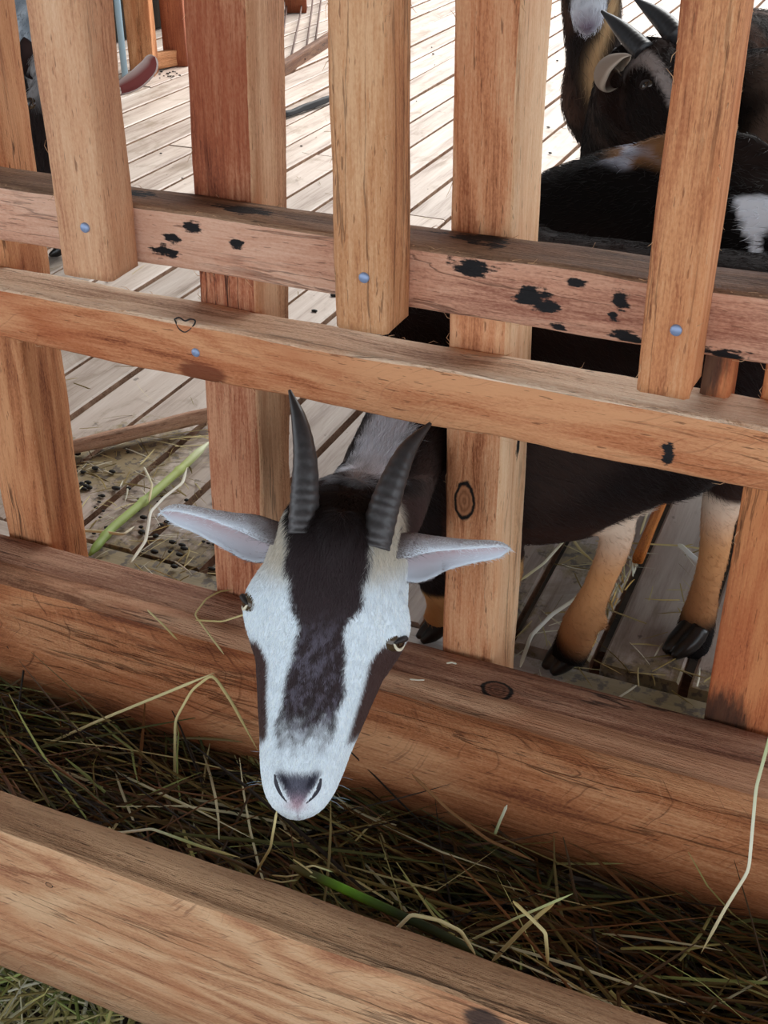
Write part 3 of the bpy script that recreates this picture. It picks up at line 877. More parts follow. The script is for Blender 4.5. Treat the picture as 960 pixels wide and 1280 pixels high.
def coat(name, root, loc, sources, count, length, radius, flow, colf, jit=0.35, lift=0.35, seed=1):
    """short hair: one hair-curves object; sources [(verts, tris, weight fn)]"""
    r = np.random.default_rng(seed)
    V, T = sources
    A, B, C = V[T[:, 0]], V[T[:, 1]], V[T[:, 2]]
    nr = np.cross(B - A, C - A); ar = np.linalg.norm(nr, axis=1) / 2 + 1e-12
    nr = nr / (2 * ar[:, None])
    cen = (A + B + C) / 3
    w = ar * count[1](cen) if isinstance(count, tuple) else ar
    N = count[0] if isinstance(count, tuple) else count
    idx = r.choice(len(T), N, p=w / w.sum())
    u, v = r.random(N), r.random(N); sw = u + v > 1; u[sw], v[sw] = 1 - u[sw], 1 - v[sw]
    P = A[idx] + (B - A)[idx] * u[:, None] + (C - A)[idx] * v[:, None]
    n = nr[idx]
    F = flow(P)
    F = F - n * np.sum(F * n, 1, keepdims=True); F /= np.maximum(np.linalg.norm(F, axis=1, keepdims=True), 1e-6)
    F = F + r.normal(0, jit, (N, 3)); F = F - n * np.sum(F * n, 1, keepdims=True); F /= np.maximum(np.linalg.norm(F, axis=1, keepdims=True), 1e-6)
    Ln = (length(P) if callable(length) else np.full(N, length)) * r.uniform(0.6, 1.25, N)
    pts = np.empty((N, 4, 3))
    for i, s in enumerate((0.0, 0.33, 0.67, 1.0)):
        pts[:, i] = P + Ln[:, None] * (F * s * (0.85 + 0.15 * s) + n * lift * (s - 0.45 * s * s)) - n * 0.0006 * (i == 0)
    col = colf(P) * r.uniform(0.82, 1.14, (N, 1))
    h = bpy.data.hair_curves.new(name)
    h.add_curves([4] * N)
    h.attributes['position'].data.foreach_set('vector', (pts - np.asarray(loc)).astype(np.float32).ravel())
    ra = h.attributes.get('radius') or h.attributes.new('radius', 'FLOAT', 'POINT')
    ra.data.foreach_set('value', np.tile(np.array([1.0, 0.9, 0.65, 0.15]) * radius, N).astype(np.float32))
    ca = h.attributes.new('col', 'FLOAT_COLOR', 'CURVE')
    cc = np.ones((N, 4), np.float32); cc[:, :3] = np.clip(col, 0, 1)
    ca.data.foreach_set('color', cc.ravel())
    h.materials.append(M_FUR)
    o = bpy.data.objects.new(name, h); COL.objects.link(o); o.parent = root
    return o


def mixc(a, b, w):
    w = np.clip(np.asarray(w, float), 0, 1)[:, None]
    return np.asarray(a) * (1 - w) + np.asarray(b) * w


def sstep(x, lo, hi):
    t = np.clip((np.asarray(x, float) - lo) / (hi - lo), 0, 1)
    return t * t * (3 - 2 * t)


def nz(P, s, k=0.0):
    """cheap smooth pseudo-noise in about -1..1"""
    P = np.asarray(P) * s
    return (np.sin(P[:, 0] * 1.7 + 2.1 * np.sin(P[:, 1] * 1.3 + k)) + np.sin(P[:, 1] * 2.3 + 1.9 * np.sin(P[:, 2] * 1.1 + k)) + np.sin(P[:, 2] * 1.9 + 2.3 * np.sin(P[:, 0] * 0.9 + k))) / 3


def goat_body(name, mb, voxel, loc, colf, smooth_it=4):
    me = remesh(np.concatenate(mb.v), mb.f, voxel, smooth_it)
    v, t = tri_arrays(me)
    c = np.ones((len(v), 4)); c[:, :3] = np.clip(colf(v), 0, 1)
    a = me.attributes.new('col', 'FLOAT_COLOR', 'POINT'); a.data.foreach_set('color', c.ravel())
    me.transform(Matrix.Translation(-Vector(loc)))
    me.materials.clear(); me.materials.append(M_SKIN)
    me.polygons.foreach_set('use_smooth', np.ones(len(me.polygons), bool))
    me.name = name
    o = bpy.data.objects.new(name, me); COL.objects.link(o); o.location = loc
    return o, v, t


def legs(mb, pts, rad, n=22):
    P, R = resample(pts, rad, n)
    mb.add(*tube(P, R, 14, up=(0, -1, 0.2)))


def hoof(root, loc, p, fwd, size=0.024, mat=None):
    """cloven hoof standing on the deck at p, toes pointing fwd"""
    fwd = unit((fwd[0], fwd[1], 0)); s = np.cross((0, 0, 1), fwd)
    b = MB()
    for k_ in (-1, 1):
        c = np.asarray(p, float) + s * k_ * size * 0.27
        P = np.array([c - fwd * size * 0.5 + (0, 0, size * 1.25), c - fwd * size * 0.1 + (0, 0, size * 0.75), c + fwd * size * 0.55 + (0, 0, size * 0.38), c + fwd * size * 1.15 + (0, 0, size * 0.16)])
        P, R = resample(P, np.array([0.42, 0.5, 0.42, 0.16]) * size, 9)
        v, f = tube(P, R, 12, up=(0, 0, 1))
        v[:, 2] = np.maximum(v[:, 2], 0.001)
        b.add(v, f)
    me = remesh(np.concatenate(b.v), b.f, size * 0.09, 2)
    me.transform(Matrix.Translation(-Vector(loc)))
    me.materials.clear(); me.materials.append(mat or M_HOOF)
    me.polygons.foreach_set('use_smooth', np.ones(len(me.polygons), bool))
    o = bpy.data.objects.new('hoof', me); COL.objects.link(o); o.parent = root
    return o


BLACK = srgb(20, 16, 16); DARK = srgb(42, 32, 30); BROWN = srgb(66, 48, 44); CHOC = srgb(58, 38, 28)
TAN = srgb(196, 138, 86); PALE = srgb(226, 208, 186); WHITE = (0.86, 0.93, 0.985); GREY = srgb(150, 150, 156)

# ---- the goat that feeds through the fence
r0 = ray(424, 650); poll = on_y(424, 650, 0.80); tip = on_y(358, 1034, 0.685)
H = Head(poll, tip, -ray(400, 820) - RT * 0.08)
GL = (-0.30, 1.16, 0.0)
mb = MB()
head_parts(H, mb)
# neck
npts = np.array([H.w(0.0, 0.08, -0.30), on_y(462, 640, 0.915), on_y(492, 580, 1.0), on_y(528, 505, 1.09), (-0.425, 1.15, 0.37), (-0.36, 1.18, 0.36)])
P, R = resample(npts, np.array([(0.050, 0.050), (0.046, 0.048), (0.048, 0.046), (0.058, 0.050), (0.085, 0.07), (0.12, 0.09)]), 40)
mb.add(*tube(P, R, 24))
# trunk
bp = np.array([(-0.455, 1.13, 0.30), (-0.425, 1.15, 0.30), (-0.37, 1.175, 0.315), (-0.30, 1.20, 0.325), (-0.22, 1.225, 0.35), (-0.14, 1.25, 0.375), (-0.08, 1.27, 0.385), (-0.05, 1.28, 0.385)])
br = np.array([(0.07, 0.05), (0.14, 0.08), (0.185, 0.10), (0.185, 0.11), (0.150, 0.11), (0.115, 0.10), (0.09, 0.075), (0.04, 0.03)])
P, R = resample(bp, br, 50)
mb.add(*tube(P, R, 28))
# fore legs (close together under the chest)
FLEG = []
for dx, dy in ((0.0, 0.0), (0.055, 0.10)):
    pts = np.array([(-0.41 + dx, 1.135 + dy, 0.26), (-0.415 + dx, 1.13 + dy, 0.16), (-0.418 + dx, 1.125 + dy, 0.105), (-0.412 + dx, 1.13 + dy, 0.05), (-0.415 + dx, 1.125 + dy, 0.022)])
    legs(mb, pts, [0.055, 0.036, 0.026, 0.017, 0.017]); FLEG.append(pts[-1])
# hind legs
hl1 = np.array([(-0.16, 1.22, 0.36), (-0.165, 1.20, 0.28), on_y(786, 618, 1.195), on_y(769, 680, 1.18), on_y(747, 735, 1.16), on_y(728, 775, 1.145), on_y(716, 806, 1.135), on_y(708, 824, 1.128)])
legs(mb, hl1, [0.075, 0.055, 0.0220, 0.0185, 0.0170, 0.0215, 0.0220, 0.0205], 36)
dc = on_y(752, 778, 1.15); mb.add(*sphere(dc, (0.008, 0.008, 0.011)))
hl2 = np.array([(-0.10, 1.29, 0.36), (-0.095, 1.29, 0.30), on_y(903, 628, 1.29), on_y(893, 690, 1.27), on_y(882, 735, 1.255), on_y(872, 775, 1.245), on_y(866, 800, 1.235), on_y(861, 818, 1.228)])
legs(mb, hl2, [0.07, 0.05, 0.0240, 0.0180, 0.0170, 0.0220, 0.0225, 0.0205], 36)
# tail
P, R = resample(np.array([(-0.07, 1.275, 0.45), (-0.03, 1.29, 0.475), (0.0, 1.30, 0.455)]), [0.022, 0.02, 0.008], 10)
mb.add(*tube(P, R, 10))

SY = [650, 663, 702, 751, 777, 804, 830, 869, 902, 938, 960]
SLx = [356, 360, 360, 367, 374, 372, 362, 354, 347, 343, 345]
SRx = [470, 464, 462, 454, 434, 431, 434, 429, 421, 413, 405]
CYl = [700, 790, 812, 830, 869, 905, 925, 945]; CLx = [250, 285, 324, 334, 332, 333, 331, 318]
CYr = [700, 795, 817, 830, 856, 882, 908, 935, 950]; CRx = [560, 500, 470, 461, 455, 447, 439, 431, 452]


def main_color(P):
    P = np.asarray(P)
    u, t, n = H.loc(P)
    q = H.w(u, t, -0.04) - CAM; dq = q @ FW         # the same place on the flat of the face, as measured in the photograph
    x = CX + F_PX * (q @ RT) / dq; y = CY - F_PX * (q @ UP) / dq
    j = 2.6 * np.sin(y * 0.9 + x * 0.35) + 1.6 * np.sin(y * 2.3) + 6 * nz(P, 90)
    l = np.interp(y, SY, SLx) + j * 0.5; r = np.interp(y, SY, SRx) + j * 0.5
    stripe = sstep(x, l - 3, l + 4) * (1 - sstep(x, r - 4, r + 3))
    fade = 1 - sstep(y + 16 * nz(P, 260) + 10 * nz(P, 700, 2), 885, 948)
    brown = mixc(srgb(62, 50, 52), srgb(34, 26, 26), sstep(700 - y, 0, 60))
    cx_ = 1 - sstep(np.abs(x - np.interp(y, SY, (np.array(SLx) + SRx) / 2)), 14, 40)
    brown = mixc(brown, srgb(122, 116, 130), sstep(nz(P, 420, 1) + 0.5 * nz(P, 110, 3) + 0.35 * cx_, 0.1, 0.9) * sstep(y, 745, 815) * 0.75)
    c = mixc(WHITE, brown, stripe * fade)
    beige = (1 - sstep(y, 690, 745)) * (1 - stripe)
    c = mixc(c, srgb(214, 200, 176), beige * 0.8)
    cl = np.interp(y, CYl, CLx); cr = np.interp(y, CYr, CRx)
    cheek = np.maximum((1 - sstep(x, cl - 4, cl + 3)), sstep(x, cr - 3, cr + 4)) * sstep(y, 800, 815) * (1 - sstep(y, 925, 950))
    cheek = np.maximum(cheek, sstep(-n, 0.26, 0.34) * (1 - sstep(y, 925, 950)))
    c = mixc(c, srgb(84, 62, 58), cheek)
    # nose pad
    yy = (y - 964) / 54.0
    xc = 372 - 0.06 * (y - 966)
    pad = sstep(31 * np.clip(1 - yy, 0, 1) ** 0.85 + 1 - np.abs(x - xc), -2, 3) * sstep(y, 962, 970) * sstep(n, -0.26, -0.22)
    c = mixc(c, mixc(srgb(100, 100, 114), srgb(158, 140, 154), sstep(y, 985, 1012)), pad * sstep(y, 958, 976))
    nost = np.exp(-(((np.abs(x - xc) - 22 + 20 * np.clip(yy, 0, 1)) / 5.0) ** 2 + ((y - 979) / 13.0) ** 2)) * sstep(n, -0.30, -0.2)
    c = mixc(c, srgb(48, 46, 58), nost * 1.1)
    pink = np.exp(-(((x - xc + 2) / 13) ** 2 + ((y - 1014) / 9) ** 2))
    c = mixc(c, srgb(196, 166, 176), pink * 0.8)
    headw = (1 - sstep(t, 1.1, 1.2)) * sstep(t, -0.07, -0.045) * (1 - sstep(-n, 0.44, 0.56)) * (np.abs(u) < 0.45)
    # neck and body
    b = mixc(srgb(30, 22, 21), srgb(52, 40, 36), sstep(nz(P, 14), -0.2, 0.8))
    d = np.min(np.linalg.norm(P[:, None, :] - NECK_TOP[None], axis=2), axis=1)
    b = mixc(b, srgb(240, 240, 246), (1 - sstep(d + 0.009 * nz(P, 120), 0.014, 0.036)) * 0.95)
    nk = (1 - sstep(P[:, 1], 1.0, 1.10)) * (1 - sstep(d, 0.03, 0.05))
    b = mixc(b, srgb(96, 78, 72), (1 - sstep(P[:, 1], 0.95, 1.08)) * sstep(d, 0.03, 0.06) * 0.7)
    z = P[:, 2]
    belly = (1 - sstep(z, 0.16, 0.26)) * (P[:, 0] > -0.40)
    b = mixc(b, srgb(64, 42, 34), belly * 0.6)
    hind = sstep(P[:, 0], -0.295, -0.27) * (1 - sstep(z, 0.22, 0.245))
    pl = mixc(srgb(204, 150, 102), srgb(222, 202, 182), sstep(z, 0.12, 0.19))
    pl = mixc(pl, srgb(140, 92, 58), (1 - sstep(z, 0.05, 0.12)) * 0.55)
    pl = mixc(pl, BLACK, 1 - sstep(z + 0.5 * (P[:, 0] + 0.245) * (P[:, 0] < -0.17), 0.026, 0.052))
    # only where it is leg, not belly
    onleg = np.minimum(np.min(np.linalg.norm(P[:, None, :] - HL[None], axis=2), axis=1), 1)
    b = mixc(b, pl, hind * (1 - sstep(onleg, 0.026, 0.034)))
    fore = (1 - sstep(z, 0.066, 0.076)) * (P[:, 0] < -0.33)
    b = mixc(b, srgb(206, 158, 104), fore)
    return mixc(b, c, headw)


NECK_TOP = np.array([on_y(x, y, Y) for x, y, Y in [(448, 626, 0.89), (456, 604, 0.915), (464, 580, 0.94), (471, 558, 0.96), (478, 540, 0.975), (484, 518, 1.0)]])
HL = np.concatenate([resample(h[2:], [0.01] * 6, 40)[0] for h in (hl1, hl2)])
goat, gv_, gt_ = goat_body('goat', mb, 0.0036, GL, main_color, 5)
tag(goat, 'brown goat with white face stripes and dark ridged horns feeding through the fence', 'goat')


def main_flow(P):
    u, t, n = H.loc(P)
    fl = H.T[None] * 1.0 + np.outer(u * 1.3, H.U) + np.outer(np.where(n < -0.2, -0.5, 0), H.N)
    body = np.array([0.75, 0.1, -0.55])[None] * np.ones((len(P), 1))
    nk = np.tile(unit(npts[3] - npts[1]), (len(P), 1)) + np.array([[0, 0, -0.2]])
    body = np.where((P[:, 1] < 1.08)[:, None], nk, body)
    hd = (t > -0.1) & (n > -0.62) & (np.abs(u) < 0.45)
    return np.where(hd[:, None], fl, body)


def main_len(P):
    u, t, n = H.loc(P)
    hd = (t > -0.14) & (n > -0.62) & (np.abs(u) < 0.45)
    face = 0.0055 + 0.006 * (1 - sstep(t, 0.05, 0.3)) - 0.0025 * sstep(t, 0.75, 0.95)
    return np.where(hd, face, np.where(P[:, 2] < 0.2, 0.007, 0.016))


def main_dens(P):
    u, t, n = H.loc(P)
    hd = (t > -0.14) & (n > -0.5) & (np.abs(u) < 0.45)
    nk = P[:, 1] < 1.08
    return np.where(hd, 9.0, np.where(nk, 4.0, 1.0))


coat('coat', goat, GL, (gv_, gt_), (130000, main_dens), main_len, 0.00022, main_flow, main_color, jit=0.28, lift=0.28)
# horns
for bx, pp, rr in ((1, [(379, 668, -0.07), (381, 620, -0.10), (381, 570, -0.13), (374, 525, -0.17), (362, 488, -0.22)], (20.5, 19.0, 15.5, 10.5, 2.2)),
                   (2, [(467, 684, -0.07), (480, 635, -0.10), (494, 595, -0.13), (511, 560, -0.17), (538, 529, -0.22)], (21.5, 20.0, 16.5, 11.5, 2.5))):
    pts = np.array([H.pix(*q) for q in pp])
    horn_mesh(pts, np.array(rr) / 1420.0, goat, GL, srgb(76, 72, 73), srgb(44, 40, 41), ridges=14, flat=0.97, up=H.N)
# ears: rolled leaves held out sideways
INN, RIM, OUT_, BAS = srgb(198, 182, 188), srgb(226, 234, 244), srgb(206, 208, 216), srgb(120, 106, 102)
down_cam = unit(H.N * 0.62 - UP * 0.85)
for ps, rh in (([(350, 672, -0.20), (318, 668, -0.19), (285, 660, -0.17), (250, 650, -0.14), (222, 643, -0.12), (201, 640, -0.11)], (25, 33, 27, 21, 17, 8)),
               ([(495, 686, -0.20), (520, 692, -0.19), (550, 690, -0.17), (585, 689, -0.14), (615, 687, -0.12), (637, 685, -0.11)], (28, 35, 26, 19, 15, 8))):
    pts = np.array([H.pix(*q) for q in ps])
    e_ = ear_mesh(pts, np.array(rh) / 1400.0, down_cam, np.array([2.3, 2.0, 1.8, 1.65, 1.6, 1.5]), 'ear', goat, GL, INN, RIM, OUT_, BAS, 0.9)
    ev, et = tri_arrays(e_.data); ev = ev + np.array(GL)
    et = et[np.all(et % 36 < 18, axis=1)]                # hair on the outside only
    ax = unit(pts[-1] - pts[0]); mid = pts[0]
    def ear_col(P, p0=pts[0], ax=ax, L=np.linalg.norm(pts[-1] - pts[0])):
        q = (P - p0) @ ax / L
        c = mixc(OUT_, srgb(236, 242, 250), sstep(q + 0.2 * nz(P, 120), 0.2, 0.7))
        c = mixc(c, srgb(104, 88, 84), (1 - sstep(q + 0.12 * nz(P, 150), 0.10, 0.42)) * 0.9)
        return c
    coat('ear_hair', e_, (0, 0, 0), (ev, et), 5200, 0.008, 0.00018, lambda P, ax=ax: np.tile(ax, (len(P), 1)), ear_col, jit=0.35, lift=0.35, seed=5)
    # hair object lives in the ear's space
    hc = e_.children[-1]; hc.location = -Vector(GL)
bvh_ = BVHTree.FromPolygons(gv_.tolist(), gt_.tolist())
for s in (-1, 1):
    eye(H, s, bvh_, goat, GL, r=0.040, u=0.222 if s > 0 else 0.235, t=0.362 if s > 0 else 0.33, look=(0.86, 0.10, 0.44) if s > 0 else (0.95, 0.10, 0.27))
# hooves
hoof(goat, GL, (*on_z(707, 830, 0.0)[:2], 0), (-0.45, -0.8), 0.0265)
hoof(goat, GL, (hl2[-1][0] - 0.004, hl2[-1][1] - 0.006, 0), (-0.5, -0.75), 0.0265)
for p in FLEG: hoof(goat, GL, (p[0], p[1], 0), (-0.6, -0.8), 0.021)
# nostrils: dark slits on the nose pad
for l in ([(344, 968), (346, 980), (351, 992), (359, 1003)], [(401, 973), (398, 985), (392, 995), (383, 1004)]):
    pts = []
    for x, y in l:
        a_ = H.pix(x, y, 0.05); h_ = bvh_.ray_cast(Vector(a_), Vector(unit(a_ - CAM)))[0]
        if h_ is not None: pts.append(np.array(h_))
    P, R = resample(np.array(pts), np.array([0.0012, 0.0022, 0.0016, 0.0007][:len(pts)]), 14)
    v, f = tube(P, np.hstack([R * 0.7, R]), 8, up=H.N)
    mesh_obj('nostril', v, f, M_NOSTRIL, goat, GL)
# whiskers
wb = MB()
for k_ in range(8):
    a, b = H.w(0.10 + 0.03 * rng.random(), 0.86 + 0.1 * rng.random(), -0.16), None
    sd = 1 if k_ % 3 else -1
    a = H.w(sd * (0.105 + 0.02 * rng.random()), 0.84 + 0.12 * rng.random(), -0.17)
    d = unit(H.U * sd + H.T * rng.uniform(-0.3, 0.6) + H.N * 0.1)
    wb.add(*tube(np.array([a, a + d * 0.008, a + d * 0.016 + H.T * 0.002]), [0.00022, 0.00018, 0.00008], 4))
o = mesh_obj('whiskers', np.concatenate(wb.v), wb.f, M_PIPE, goat, GL); o['kind'] = 'stuff'


# ---- the other goats
def make_goat(label, poll, tip, nrm, neck, neck_r, trunk, trunk_r, leg_list, colf, loc, horns=(), ears=(), eyes=(-1, 1), tail=None, voxel=0.006, hair=22000, hairlen=0.018, flow=(0.6, 0.1, -0.6), ecol=None, hornc=None):
    H = Head(poll, tip, nrm); mb = MB()
    head_parts(H, mb)
    neck = np.vstack([[H.w(0, 0.1, -0.32)], neck])
    P, R = resample(neck, neck_r, 36); mb.add(*tube(P, R, 20))
    P, R = resample(trunk, trunk_r, 44); mb.add(*tube(P, R, 24))
    ends = []
    for pts, rad in leg_list:
        legs(mb, np.array(pts), rad, 24); ends.append(pts[-1])
    if tail is not None:
        P, R = resample(tail[0], tail[1], 10); mb.add(*tube(P, R, 10))
    o, v, t = goat_body('goat', mb, voxel, loc, lambda P: colf(P, H), 3)
    tag(o, label, 'goat')
    coat('coat', o, loc, (v, t), hair, hairlen, 0.0004, lambda P: np.where((np.abs(H.loc(P)[0]) < 0.45)[:, None] & (H.loc(P)[1] > -0.1)[:, None] & (H.loc(P)[2] > -0.62)[:, None], H.T[None], np.array(flow)[None]),
         lambda P: colf(P, H), jit=0.35, lift=0.3, seed=3)
    for pts, rr in horns:
        horn_mesh(np.array(pts), np.array(rr), o, loc, *(hornc or (srgb(46, 46, 50), srgb(34, 36, 42))), ridges=11, up=H.N, amp=0.008)
    for pts, rh, op, ph, cols in ears:
        ear_mesh(np.array(pts), np.array(rh), op, np.array(ph), 'ear', o, loc, *cols)
    bvh = BVHTree.FromPolygons(v.tolist(), t.tolist())
    for s in eyes:
        eye(H, s, bvh, o, loc, M_LID, r=0.045, u=0.225, t=0.345)
    for p in ends: hoof(o, loc, (p[0], p[1], 0), (flow[0] * -1, flow[1] * -1 - 0.1), 0.022)
    return o, H


def four_legs(fx, hx, h=0.3, w=0.05):
    """legs from two trunk points (shoulder, hip) and the side direction between them"""
    fx, hx = np.asarray(fx, float), np.asarray(hx, float)
    d = unit((hx - fx) * (1, 1, 0)); s = np.cross((0, 0, 1), d); out = []
    for k_ in (-1, 1):
        a = fx + s * k_ * w
        out.append(([a, (a[0], a[1], a[2] * 0.62), (a[0], a[1], a[2] * 0.42), (a[0] + d[0] * 0.01, a[1] + d[1] * 0.01, 0.07), (a[0], a[1], 0.022)], [0.06, 0.036, 0.026, 0.018, 0.019]))
        b = hx + s * k_ * w; q = d * 0.05
        out.append(([b, (b[0] - q[0], b[1] - q[1], b[2] * 0.66), (b[0] + q[0], b[1] + q[1], b[2] * 0.40), (b[0] + q[0] * 0.6, b[1] + q[1] * 0.6, 0.07), (b[0] + q[0] * 0.3, b[1] + q[1] * 0.3, 0.022)], [0.075, 0.055, 0.024, 0.018, 0.019]))
    return out


# dark goat that stands right behind the feeding one, rump to the left, brown and white tuft on its back
WSTREAK = on_y(938, 282, 1.44)


def col_rump(P, H):
    b = mixc(srgb(14, 11, 10), srgb(36, 26, 22), sstep(nz(P, 16), -0.3, 0.8))
    top = P[:, 2] - (0.475 + 0.05 * sstep(P[:, 0], -0.45, -0.28))
    tuft = sstep(P[:, 2] + 0.006 * nz(P, 70), 0.494, 0.512) * sstep(P[:, 0], -0.37, -0.33) * (1 - sstep(P[:, 0], -0.24, -0.20))
    wh = sstep(nz(P, 48, 1.0) - (P[:, 0] + 0.30) * 6, 0.1, 0.5)
    b = mixc(b, mixc(srgb(128, 92, 60), srgb(186, 192, 208), wh), tuft)
    ra, ub = (P - WSTREAK) @ RT, (P - WSTREAK) @ UP
    wob_ = 0.004 * nz(P, 150)
    w1 = sstep(ra + wob_, -0.018 + (0.037 - ub) * 0.25, -0.010 + (0.037 - ub) * 0.25) * sstep(ub + wob_, -0.010, -0.002) * (1 - sstep(ub + wob_, 0.034, 0.042))
    w2 = (1 - sstep(np.abs(ra - 0.008 + 0.1 * ub) + wob_, 0.005, 0.009)) * (1 - sstep(ub, -0.004, 0.0))
    b = mixc(b, srgb(232, 238, 246), np.maximum(w1, w2) * (P[:, 0] < 0.1) * (P[:, 1] < 1.56))
    return b


tr = [(-0.475, 1.48, 0.36), (-0.44, 1.49, 0.36), (-0.36, 1.51, 0.37), (-0.26, 1.53, 0.385), (-0.12, 1.55, 0.375), (0.05, 1.58, 0.38), (0.16, 1.60, 0.38), (0.20, 1.61, 0.38)]
trr = [(0.03, 0.03), (0.095, 0.07), (0.125, 0.10), (0.135, 0.11), (0.125, 0.12), (0.13, 0.11), (0.11, 0.08), (0.05, 0.04)]
make_goat('dark goat broadside behind the feeding goat with a brown and white tuft on top', (0.36, 1.60, 0.56), (0.55, 1.56, 0.44), (0.4, -0.1, 0.8),
          [(0.30, 1.61, 0.50), (0.22, 1.61, 0.45), (0.14, 1.60, 0.41)], [(0.06, 0.055), (0.06, 0.055), (0.07, 0.06), (0.09, 0.075)], tr, trr,
          four_legs((0.12, 1.60, 0.30), (-0.40, 1.50, 0.32)), col_rump, (-0.1, 1.54, 0.0), eyes=(),
          tail=(np.array([(-0.34, 1.505, 0.485), (-0.27, 1.52, 0.52), (-0.18, 1.535, 0.525), (-0.14, 1.54, 0.50)]), [0.014, 0.016, 0.014, 0.004]), hair=26000, flow=(-0.8, 0, -0.35), hairlen=0.012)

# dark brown horned goat whose face shows between the two right hand pickets
YB = 1.80
bp_ = on_y(824, 46, YB); bt_ = on_y(907, 176, YB - 0.125)
BN = RT * 0.28 + UP * 0.30 - FW * 0.80


def col_face(P, H):
    u, t, n = H.loc(P)
    hd = (t > -0.14) & (n > -0.7) & (np.abs(u) < 0.42)
    c = mixc(srgb(30, 22, 20), srgb(56, 40, 34), sstep(nz(P, 26), -0.2, 0.7))
    st = (1 - sstep(np.abs(np.abs(u) - 0.165 + 0.07 * t), 0.026, 0.048)) * sstep(t, 0.02, 0.10) * (n > -0.3)
    c = mixc(c, srgb(168, 158, 154), st * (1 - 0.2 * t))
    b = mixc(srgb(26, 20, 18), srgb(60, 46, 40), sstep(nz(P, 18), -0.2, 0.8))
    b = mixc(b, srgb(168, 142, 126), sstep(P[:, 0] + 0.03 * nz(P, 40), -0.25, -0.15) * 0.75)
    b = mixc(b, srgb(214, 166, 124), sstep(P[:, 0] + 0.02 * nz(P, 50), -0.165, -0.135) * 0.8)
    return np.where(hd[:, None], c, b)


earB = [on_y(768, 100, YB - 0.02), on_y(758, 97, YB - 0.035), on_y(758, 88, YB - 0.05), on_y(766, 80, YB - 0.065), on_y(778, 74, YB - 0.075), on_y(789, 69, YB - 0.08)]
hb = lambda l, Y0, dY: [on_y(x, y, Y0 + dY * i) for i, (x, y) in enumerate(l)]
make_goat('dark brown horned goat with a grey forehead stripe and curled beige ear', bp_, bt_, BN,
          [on_y(800, 150, 1.90), on_y(795, 200, 1.96), (-0.36, 2.0, 0.36)], [(0.075, 0.07), (0.085, 0.08), (0.10, 0.085), (0.12, 0.10)],
          [(-0.42, 1.98, 0.34), (-0.38, 1.98, 0.36), (-0.28, 1.98, 0.385), (-0.16, 1.96, 0.41), (0.0, 1.95, 0.42), (0.16, 1.94, 0.42), (0.22, 1.94, 0.40)],
          [(0.05, 0.04), (0.12, 0.09), (0.15, 0.11), (0.155, 0.125), (0.15, 0.12), (0.11, 0.09), (0.05, 0.04)],
          four_legs((-0.36, 1.98, 0.30), (0.12, 1.94, 0.32)), col_face, (-0.15, 1.97, 0.0),
          horns=[(hb([(806, 66), (790, 50), (772, 32), (752, 14)], YB - 0.02, 0.02), (0.016, 0.0145, 0.010, 0.002)), (hb([(846, 48), (832, 30), (814, 14), (793, -2)], YB + 0.02, 0.02), (0.016, 0.0145, 0.010, 0.002))],
          ears=[(earB, (0.012, 0.019, 0.022, 0.019, 0.012, 0.004), unit(RT * 0.6 - UP * 0.5 - FW * 0.6), [2.3, 2.1, 2.0, 1.9, 1.7, 1.4], (srgb(96, 76, 66), srgb(196, 184, 168), srgb(150, 134, 120), srgb(100, 84, 72)))],
          eyes=(-1,), hair=34000, hairlen=0.015)

# goat behind it: long brown neck with a tan streak, pale muzzle at the top edge
YC = 2.12
cp, ct = on_y(744, -105, YC), on_y(738, 8, YC - 0.15)


def col_neck(P, H):
    u, t, n = H.loc(P)
    c = mixc(srgb(36, 28, 26), srgb(78, 56, 46), sstep(nz(P, 22), -0.2, 0.8))
    lat = (P - on_y(752, 60, YC)) @ RT
    st = np.exp(-((lat + 0.0 + 0.012 * np.sin(P[:, 2] * 30)) / 0.013) ** 2) * sstep(P[:, 2], 0.36, 0.46)
    c = mixc(c, srgb(216, 178, 132), st * 0.9)
    mz = sstep(t, 0.72, 0.85) * (np.abs(u) < 0.4) * (n > -0.7)
    c = mixc(c, srgb(222, 226, 234), mz)
    c = mixc(c, srgb(130, 112, 130), np.exp(-((u / 0.10) ** 2 + ((n + 0.18) / 0.08) ** 2)) * sstep(t, 0.90, 0.94))
    return c


make_goat('goat with long brown neck, tan streak and pale muzzle behind the horned one', cp, ct, UP * 0.9 - FW * 0.4 + RT * 0.05,
          [on_y(742, 60, YC + 0.04), on_y(748, 120, YC + 0.07), (-0.46, 2.24, 0.36)], [(0.055, 0.05), (0.05, 0.045), (0.07, 0.06), (0.11, 0.085)],
          [(-0.50, 2.2, 0.33), (-0.46, 2.24, 0.35), (-0.40, 2.36, 0.37), (-0.34, 2.5, 0.38), (-0.28, 2.66, 0.38), (-0.26, 2.74, 0.38)],
          [(0.04, 0.03), (0.11, 0.075), (0.14, 0.095), (0.145, 0.11), (0.11, 0.09), (0.05, 0.04)],
          four_legs((-0.46, 2.26, 0.30), (-0.30, 2.62, 0.32)), col_neck, (-0.4, 2.4, 0.0), eyes=(), hair=20000, flow=(0.1, 0.1, -0.8))

# grey and black goat at the upper right corner
def col_corner(P, H):
    w = sstep(nz(P, 12, 0.4), 0.1, 0.4)
    return mixc(srgb(34, 30, 32), srgb(178, 176, 180), w)


